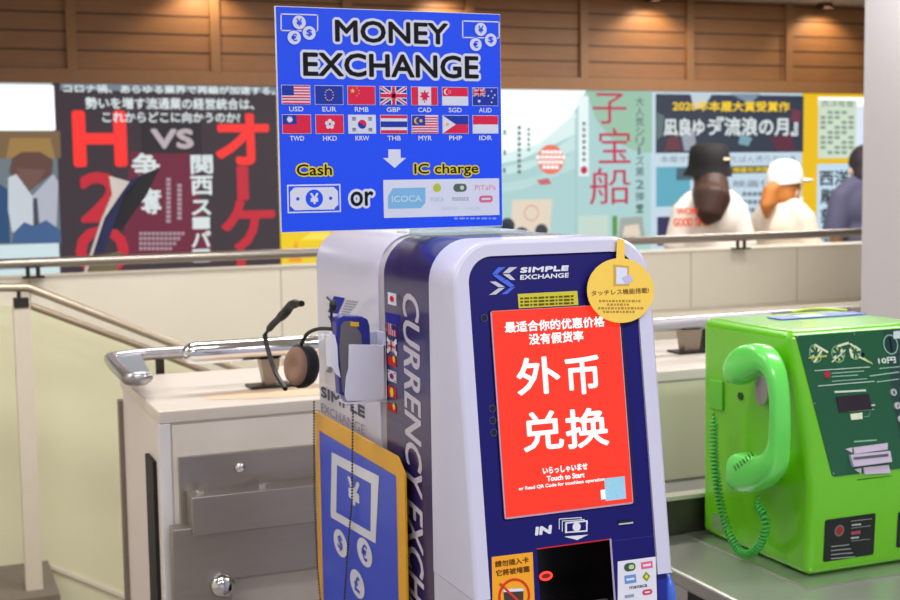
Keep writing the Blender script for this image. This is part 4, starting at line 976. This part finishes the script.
prf = [(2.178, .7904), (2.178, 1.2205), (1.902, 1.2215), (1.835, .955), (1.844, .7904)]
Pside = Plane((GX0, 0, 0), (0, -1, 0), (0, 0, 1))
MB().prism(Pside, [(-y, z_) for y, z_ in prf], -(GX1-GX0), 0, gn).build('body', ph, bevel=.016, segs=6)
pa, pb2 = Vector((GX0, 1.835, .955)), Vector((GX0, 1.902, 1.2205))
PPh = Plane(pb2+Vector((-GX0, 0, 0)), (1, 0, 0), (pb2-pa))
a0, b0 = PPh.ab(795.5, 336); a1, b1 = PPh.ab(832, 477)
dgm = mat('panel_green', (24, 84, 54), .35, var=.03); dgm2 = mat('panel_green2', (32, 62, 56), .35, var=.03)
aR = GX1-.018
MB().prism(PPh, [(a0, b0), (a1, b1+.004), (a1+.004, b1), (aR, b1), (aR, b0)], -.002, .0012, dgm).build('control_panel', ph)
xsplit = PPh.ab(884, 340)[0]
Pp = PPh.off(.0013)
MB().rab(Pp, xsplit, b1+.002, aR-.001, b0-.002, dgm2, .0002).build('side_strip', ph)
pwt = ink('panel_white', (206, 222, 214)); pgr = ink('panel_pale', (150, 190, 170))
def sl(y, x): return y
g = MB()
def T(x, y): return (780+x/6, 300+y/6)
for px, py, r_ in ((817, 350, .0), (836, 352, 0), (856, 351, 0)): pass
olive = ink('olive', (176, 190, 70)); cr_ = ink('creamw', (214, 222, 190))
for cx, cy, w_, h_ in ((815.5, 353.5, .0135, .0165), (838, 354, .0145, .0155), (855, 352.5, .0125, .013)):
    a, b = Pp.ab(cx, cy); g.ring(Pp, (a, b), w_, .0012, pgr, .0004, r2=h_)
    for k in range(6): t = R(60*k+20); g.face(Pp, [(a+.3*w_*math.cos(t), b+.3*h_*math.sin(t)), (a+.9*w_*math.cos(t), b+.9*h_*math.sin(t)), (a+.8*w_*math.cos(t+.5), b+.8*h_*math.sin(t+.5))], (cr_, olive, pgr)[k % 3], .0006)
for p, q, w_, M in (((815, 345), (827, 352), .004, cr_), ((809, 358), (826, 356), .003, olive), ((814, 362), (822, 350), .003, cr_), ((838, 346), (848, 343), .004, cr_), ((850, 350), (852, 357), .005, cr_), ((832, 362), (845, 350), .002, cr_), ((859, 357), (871, 363), .003, cr_), ((864, 358), (872, 364), .002, olive), ((850, 344), (860, 350), .003, cr_)): g.line(Pp, [p, q], w_, M, .0008)
g.disc(Pp, Pp.ab(862.5, 354.5), .004, sk_, .001); g.build('wheel_artwork', ph)
MB().line(Pp, [T(208, 424), T(538, 402)], .0012, pwt).build('rule', ph); MB().line(Pp, [T(230, 516), T(564, 488)], .0012, pwt).build('rule', ph)
g = MB()
def dashes(p, q, w_, M, h=.0006):
    n = max(2, int((q[0]-p[0])/3.2)); g = MB()
    for i in range(n):
        t = i/n; t2 = (i+.78)/n; g.line(Pp, [(p[0]+(q[0]-p[0])*t, p[1]+(q[1]-p[1])*t), (p[0]+(q[0]-p[0])*t2, p[1]+(q[1]-p[1])*t2)], w_, M, h)
    g.build('printed_line', ph)
dashes(T(310, 440), T(505, 426), .0016, pgr); dashes(T(312, 460), T(470, 450), .0016, pgr); dashes(T(314, 488), T(525, 472), .0014, pgr)
dashes(T(330, 552), T(515, 542), .0032, pwt)
dashes(T(385, 646), T(570, 630), .0024, pwt); dashes(T(410, 668), T(565, 656), .0018, pgr)
dashes((870, 376), (899, 372), .002, pgr); dashes((877, 382), (899, 379), .0018, pgr)
MB().tline(Pp, '10円・100円', 877.5, 930, 358, 364.5, pwt, .0006, .03).build('coin_text', ph); dashes((879.5, 368.5), (930, 364), .0016, pgr)
dashes(T(445, 850), T(580, 840), .0022, pgr)
a, b = Pp.ab(826.8, 374.6); MB().prism(Pp, [(a+.0058*math.cos(2*math.pi*i/20), b+.0058*math.sin(2*math.pi*i/20)) for i in range(20)], 0, .0025, mat('red_lamp_off', (226, 40, 72), .3, 0, .5, 0)).build('red_indicator', ph)
g = MB().prism(Pp, [Pp.ab(*p) for p in ((835.5, 397), (868.5, 393.5), (872, 409.5), (839, 412.5))], 0, .001, mat('lcd', (34, 24, 34), .15)).build('display', ph)
g = MB().poly(Pp, [(850, 414), (862, 412.5), (862.5, 419), (851, 420)], cr_, .0006).line(Pp, [(864, 417), (869, 416), (870, 412)], .0008, pgr).build('card_mark', ph)
g = MB(); lav = mat('slot_lavender', (196, 184, 204), .4)
for p4, hh in (([(853, 447.5), (887, 443), (887, 449.5), (854, 454)], .002), ([(848.5, 455), (888, 451), (890, 462), (852, 467)], .006), ([(863, 467.5), (888, 465), (890, 473), (864, 474.5)], .002)): g.prism(Pp, [Pp.ab(*p) for p in p4], 0, hh, lav)
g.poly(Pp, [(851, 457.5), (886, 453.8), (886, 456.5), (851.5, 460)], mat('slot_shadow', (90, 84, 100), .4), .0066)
g.poly(Pp, [(845, 449), (852, 447.5), (852, 453)], lav, .001).poly(Pp, [(854, 469.5), (861, 468), (861, 474)], lav, .001); g.build('card_slot', ph)
a, b = Pp.ab(890.5, 344.5)
MB().ring(Pp, (a, b), .0165, .0018, pgr, .0006, r2=.0185).disc(Pp, (a, b), .0145, ink('dial_dark', (30, 60, 60)), .0004, .0165).rab(Pp, a-.0018, b-.013, a+.0018, b+.013, sk_, .001).build('coin_slot', ph)
MB().poly(Pp, [(893, 331.5), (925, 328), (925, 336), (893, 339)], ink('slot_label', (190, 206, 206)), .0012).build('slot_label', ph)
for r0 in range(4):
    for c in range(3):
        a, b = Pp.ab(893+r0*3.7, 392.5+r0*13.3); a += c*.03
        if a+.006 < aR:
            g = MB(); g.prism(Pp, [(a+.0064*math.cos(2*math.pi*i/20), b+.0064*math.sin(2*math.pi*i/20)) for i in range(20)], 0, .003, mat('key_grey', (176, 180, 180), .4)); g.text(Pp, '123456789*0#'[r0*3+c], ((a-.002, b-.003), (a+.002, b+.003)), sk_, .0034, .02, pix=False); g.build('key', ph)
for px, py in ((794.8+1.6, 336+.5), (853.5, 334), (813.5, 403), (832.5, 473)):
    a, b = Pp.ab(px, py); MB().prism(Pp, [(a+.0019*math.cos(2*math.pi*i/12)+.001, b-.001+.0019*math.sin(2*math.pi*i/12)) for i in range(12)], 0, .0015, mat('screw', (150, 160, 160), .3, .8)).build('screw', ph)
PV = front(1.845)
def pv(px, py): P = front(1.843); return P.ab(px, py)
MB().prism(front(1.836), [front(1.836).ab(*p) for p in ((857, 479.5), (892, 475.5), (892, 478.5), (857, 482.5))], -.004, .0006, sk_).build('coin_return_slot', ph)
# face plate at the bottom of the front
PB2 = Plane((0, 1.844, .789), (1, 0, 0), (0, (1.835-1.844), .955-.789))
cor = [(825.5, 519.5), (875, 514), (873, 554.5), (823.5, 561.5)]
PB3 = PB2.off(.0005)
a0 = PB3.ab(825, 519)[0]; a1 = PB3.ab(875.5, 514)[0]; bt = PB3.ab(850, 516.5)[1]; bb2 = PB3.ab(850, 558)[1]
MB().face(PB3, rrect(a0, bb2, a1, bt, .004, 4), mat('plate_black', (22, 30, 30), .3), .0006).build('instruction_plate', ph)
g = MB(); a, b = PB3.ab(839, 530.5); g.disc(PB3, (a, b), .0105, ink('plate_grey', (120, 110, 104)), .001).disc(PB3, (a, b), .0075, ink('plate_red', (150, 50, 56)), .0013)
def bdash(p, q, w_, M):
    n = max(2, int((q[0]-p[0])/3)); 
    for i in range(n): t = i/n; t2 = (i+.75)/n; g.line(PB3, [(p[0]+(q[0]-p[0])*t, p[1]+(q[1]-p[1])*t), (p[0]+(q[0]-p[0])*t2, p[1]+(q[1]-p[1])*t2)], w_, M, .001)
pg_ = ink('plate_text', (176, 186, 180)); pr_ = ink('plate_rose', (170, 80, 90))
bdash((851, 521), (872, 518.5), .001, pg_); bdash((852, 525), (861, 524), .003, pg_); bdash((851, 528), (871, 525.5), .0008, pg_); bdash((852, 533), (860, 532), .006, pr_); bdash((851, 538), (859, 537), .003, pg_); bdash((851, 541), (870, 538.7), .0008, pg_)
for i in range(4): bdash((831, 546.5+i*4), (849+i*2, 544.5+i*4), .0014, pg_)
g.build('plate_text', ph)
MB().face(PB3, rrect(PB3.ab(897.5, 520)[0], bb2+.006, PB3.ab(897.5, 520)[0]+.06, bt-.004, .004, 4), mat('plate_black', (22, 30, 30), .3), .0006).build('coin_return', ph)
# side details
MB().prism(Pside, [Pside.ab(*p) for p in ((711, 379), (724, 381), (724, 411), (711, 408))], 0, .005, mat('phone_green_side', (96, 190, 50), .3)).build('cord_housing', ph, bevel=.002, segs=2)
a, b = Pside.ab(741, 396); MB().tube([Pside.w(a, b, 0), Pside.w(a, b, .003)], .0072, mat('rubber', (34, 62, 40), .6), 18).build('rubber_stop', ph)
MB().poly(Pside, [(713, 513), (727, 517), (726, 534), (712, 528)], ink('side_label', (120, 150, 100)), .0006).build('side_label', ph)
cradle = mat('cradle_grey', (196, 168, 178), .35)
c0 = at(762, 390, X=GX0-.010); 
disk_shell(c0, Vector((-.75, -.66, 0)).normalized(), .012, .030, [(-.012, .02), (-.012, .8), (-.004, 1), (.004, .98), (.007, .85), (.008, .02)], cradle).build('cradle', ph)
MB().prism(Plane((0, c0.y, 0), (1, 0, 0), (0, 0, 1)), [(c0.x-.002, c0.z-.02), (GX0, c0.z-.012), (GX0, c0.z+.012), (c0.x-.002, c0.z+.02)], -.006, .006, cradle).build('cradle_arm', ph)
# handset (hangs on the left side)
hsx = GX0-.045
hg = mat('handset_green', (106, 226, 92), .26, var=.02, coat=.4)
ht = empty('telephone_handset', tuple(at(765, 490, X=hsx)), 'light green telephone handset hanging on the left side of the green telephone', 'handset')
Phs = side(hsx)
def sect(path, name, M):
    """path: list of (px,py,width_along_path_normal,width_x)"""
    pts = [Vector(Phs.ab(p[0], p[1])) for p in path]
    # resample smoothly
    def cr3(i, t, f_):
        g_ = lambda j: f_(max(0, min(len(path)-1, j)))
        a, b, c, d = g_(i-1), g_(i), g_(i+1), g_(i+2)
        return .5*((2*b)+(c-a)*t+(2*a-5*b+4*c-d)*t*t+(3*b-a-3*c+d)*t**3)
    S_ = []
    for i in range(len(path)-1):
        for j in range(6): S_.append((cr3(i, j/6, lambda q: pts[q]), cr3(i, j/6, lambda q: path[q][2]), cr3(i, j/6, lambda q: path[q][3])))
    S_.append((pts[-1], path[-1][2], path[-1][3]))
    L = []
    for k, (p, wn, wx) in enumerate(S_):
        t = (S_[min(k+1, len(S_)-1)][0]-S_[max(k-1, 0)][0]).normalized(); nn = Vector((-t.y, t.x)); lp = []
        for q in range(20):
            an = 2*math.pi*q/20; cx, sx = math.cos(an), math.sin(an)
            cx = math.copysign(abs(cx)**.6, cx); sx = math.copysign(abs(sx)**.6, sx)
            pp_ = p+nn*(wn*cx); lp.append(Phs.w(pp_.x, pp_.y, wx*sx))
        L.append(lp)
    mb = MB().loft(L, M); mb.add(L[0], [list(range(19, -1, -1))], M); mb.add(L[-1], [list(range(20))], M)
    return mb.build(name, ht)
path = [(736, 383, .010, .013), (736.5, 378, .022, .022), (741, 368, .030, .026), (751, 361, .031, .025), (764, 359, .0235, .023), (774, 370, .0145, .0195), (778.5, 390, .0125, .018), (780, 420, .0125, .018), (778.5, 446, .015, .019), (774, 462, .022, .023), (763, 471, .029, .025), (751, 473, .035, .026), (742, 472, .036, .026), (737, 470, .030, .024), (734.5, 469, .016, .014)]
sect(path, 'grip', hg)
sl_ = MB(); dks = mat('slot_dark_green', (20, 70, 30), .6)
for i in range(7):
    t = i/6; Pq_ = side(hsx-.026); ex, ey = 734+t*17, 466-t*14; sl_.tube([Pq_.w(*Pq_.ab(ex, ey)), Pq_.w(*Pq_.ab(ex+2.4, ey+4.2))], .0011, dks, 6)
sl_.build('mouthpiece_slots', ht)
# coiled cord
cp = [(714, 412), (714, 450), (718, 490), (726, 525), (737, 548), (748, 554), (759, 546), (765, 530), (764, 515), (757, 505), (760, 494)]
Pc = side(hsx+.004); cpts = smooth([Pc.w(*Pc.ab(*p)) for p in cp], 10)
Lc = [0]
for i in range(1, len(cpts)): Lc.append(Lc[-1]+(cpts[i]-cpts[i-1]).length)
T_ = Lc[-1]; cen = []; turns = 62; steps = turns*9; hx = []
for k in range(steps+1):
    d = T_*k/steps; i = 0
    while i < len(Lc)-2 and Lc[i+1] < d: i += 1
    t = (d-Lc[i])/max(1e-9, Lc[i+1]-Lc[i]); p_ = cpts[i].lerp(cpts[i+1], t); tg = (cpts[i+1]-cpts[i]).normalized()
    e1 = Vector((1, 0, 0)); e2 = tg.cross(e1).normalized(); an = 2*math.pi*turns*k/steps
    rad = .0068*min(1, k/30, (steps-k)/50+.1); hx.append(p_+e1*rad*math.cos(an)+e2*rad*math.sin(an))
cc = MB().tube(hx, .0021, mat('cord_green', (60, 170, 64), .35), 6); tag(cc.build('coiled_cord'), 'coiled green cord looping from the telephone housing down to the handset', 'cord')
# leaflet on top of the telephone
lf = empty('leaflet', tuple(at(800, 318, Z=1.222)), 'blue and white printed card lying flat on top of the green telephone', 'card')
Pt = top(1.2335-.0125); a0, b0 = Pt.ab(765, 318.5); a1, b1 = Pt.ab(806, 320)
bA = 1.95; MB().box((1.53, 2.06, 1.2215), (1.735, 2.105, 1.2235), mat('card_blue', (88, 104, 206), .4)).build('card', lf)
MB().box((1.585, 2.065, 1.2235), (1.64, 2.10, 1.224), ink('card_white', (214, 220, 240))).build('white_field', lf)
ri = MB().tube(smooth([Vector((1.62, 2.145, 1.2245)), Vector((1.66, 2.145, 1.2285)), Vector((1.70, 2.14, 1.2275)), Vector((1.735, 2.12, 1.2245))]), .0025, mat('strap_lime', (196, 206, 40), .4), 8); tag(ri.build('yellow_strap'), 'thin lime yellow strap lying at the back of the telephone top', 'strap')

# ================================================================== LIGHT
def area(name, loc, size, power, col, rot=(0, 0, 0), sy=None):
    l = bpy.data.lights.new(name, 'AREA'); l.shape = 'RECTANGLE'; l.size = size; l.size_y = sy or size; l.energy = power; l.color = col
    o = bpy.data.objects.new(name, l); COL.objects.link(o); o.location = loc; o.rotation_euler = rot; return o
for x, y, p, c in ((-.8, .2, 15, (.96, .97, 1)), (1.0, .1, 40, (.96, .97, 1)), (0.1, 1.9, 12, (.98, .98, 1)), (2.3, 1.7, 22, (.98, .98, 1)), (.8, 3.4, 26, (1, .98, .95)), (3.2, 3.3, 26, (1, .98, .95)), (4.2, 5.4, 42, (1, .96, .9)), (2.2, 5.3, 20, (1, .96, .9)), (-1.2, 3.0, 20, (1, .97, .95))):  # unseen ceiling lamps, plus one added at left to brighten the low wall's end
    area('unseen_overhead_light', (x, y, CZ-.03), 1.2, p, c, sy=.3)
def spot(name, loc, tgt, power, col, ang, blend=.6):
    l = bpy.data.lights.new(name, 'SPOT'); l.energy = power; l.color = col; l.spot_size = R(ang); l.spot_blend = blend; l.shadow_soft_size = .03
    o = bpy.data.objects.new(name, l); COL.objects.link(o); o.location = loc; o.rotation_euler = (Vector(tgt)-Vector(loc)).to_track_quat('-Z', 'Y').to_euler()
for i, x in enumerate((1.38, 2.66, 3.93, 5.12, 6.4)):
    spot('wall_spot', (x, YW-.16, CZ-.02), (x, YW-.02, 2.0), 9, (1, .78, .5), 125, .5)
    r = empty('downlight', (x, YW-.09, CZ), 'small brown spotlight at the top of the wood cladding, number %d from the left' % (i+1), 'lamp')
    r['label'] = ['small ceiling spotlight above the red and black poster', 'small ceiling spotlight above the blue exchange sign', 'small ceiling spotlight above the mint green poster', 'small ceiling spotlight above the book poster with black banner', 'small ceiling spotlight beyond the grey pillar'][i]
    r['group'] = 'spotlights along the wood cladding'
    MB().box((x-.03, YW-.1, CZ-.035), (x+.03, YW-.03, CZ-.0), mat('spot_brown', (70, 44, 28), .5)).build('housing', r)
lm = empty('ceiling_light', (at(842, 1, Y=6.0).x, 6.0, CZ), 'bright warm light fixture at the top edge beside the grey pillar', 'lamp')
lx = at(842, 1, Y=6.0).x; MB().box((lx-.11, 5.96, CZ-.02), (lx+.11, 6.04, CZ), mat('spot_brown', (70, 44, 28), .5)).build('housing', lm)
MB().box((lx-.09, 5.955, CZ-.03), (lx+.02, 6.03, CZ-.02), mat('bulb_warm', (255, 236, 200), .4, 0, 3, 0)).build('bulb', lm)
W_ = bpy.data.worlds.new('world'); S.world = W_; W_.use_nodes = True
W_.node_tree.nodes['Background'].inputs[0].default_value = (.85, .88, 1, 1); W_.node_tree.nodes['Background'].inputs[1].default_value = .6
S.view_settings.view_transform = 'Standard'; S.view_settings.look = 'None'; S.view_settings.gamma = 1; S.view_settings.exposure = 0
S.view_settings.use_curve_mapping = False
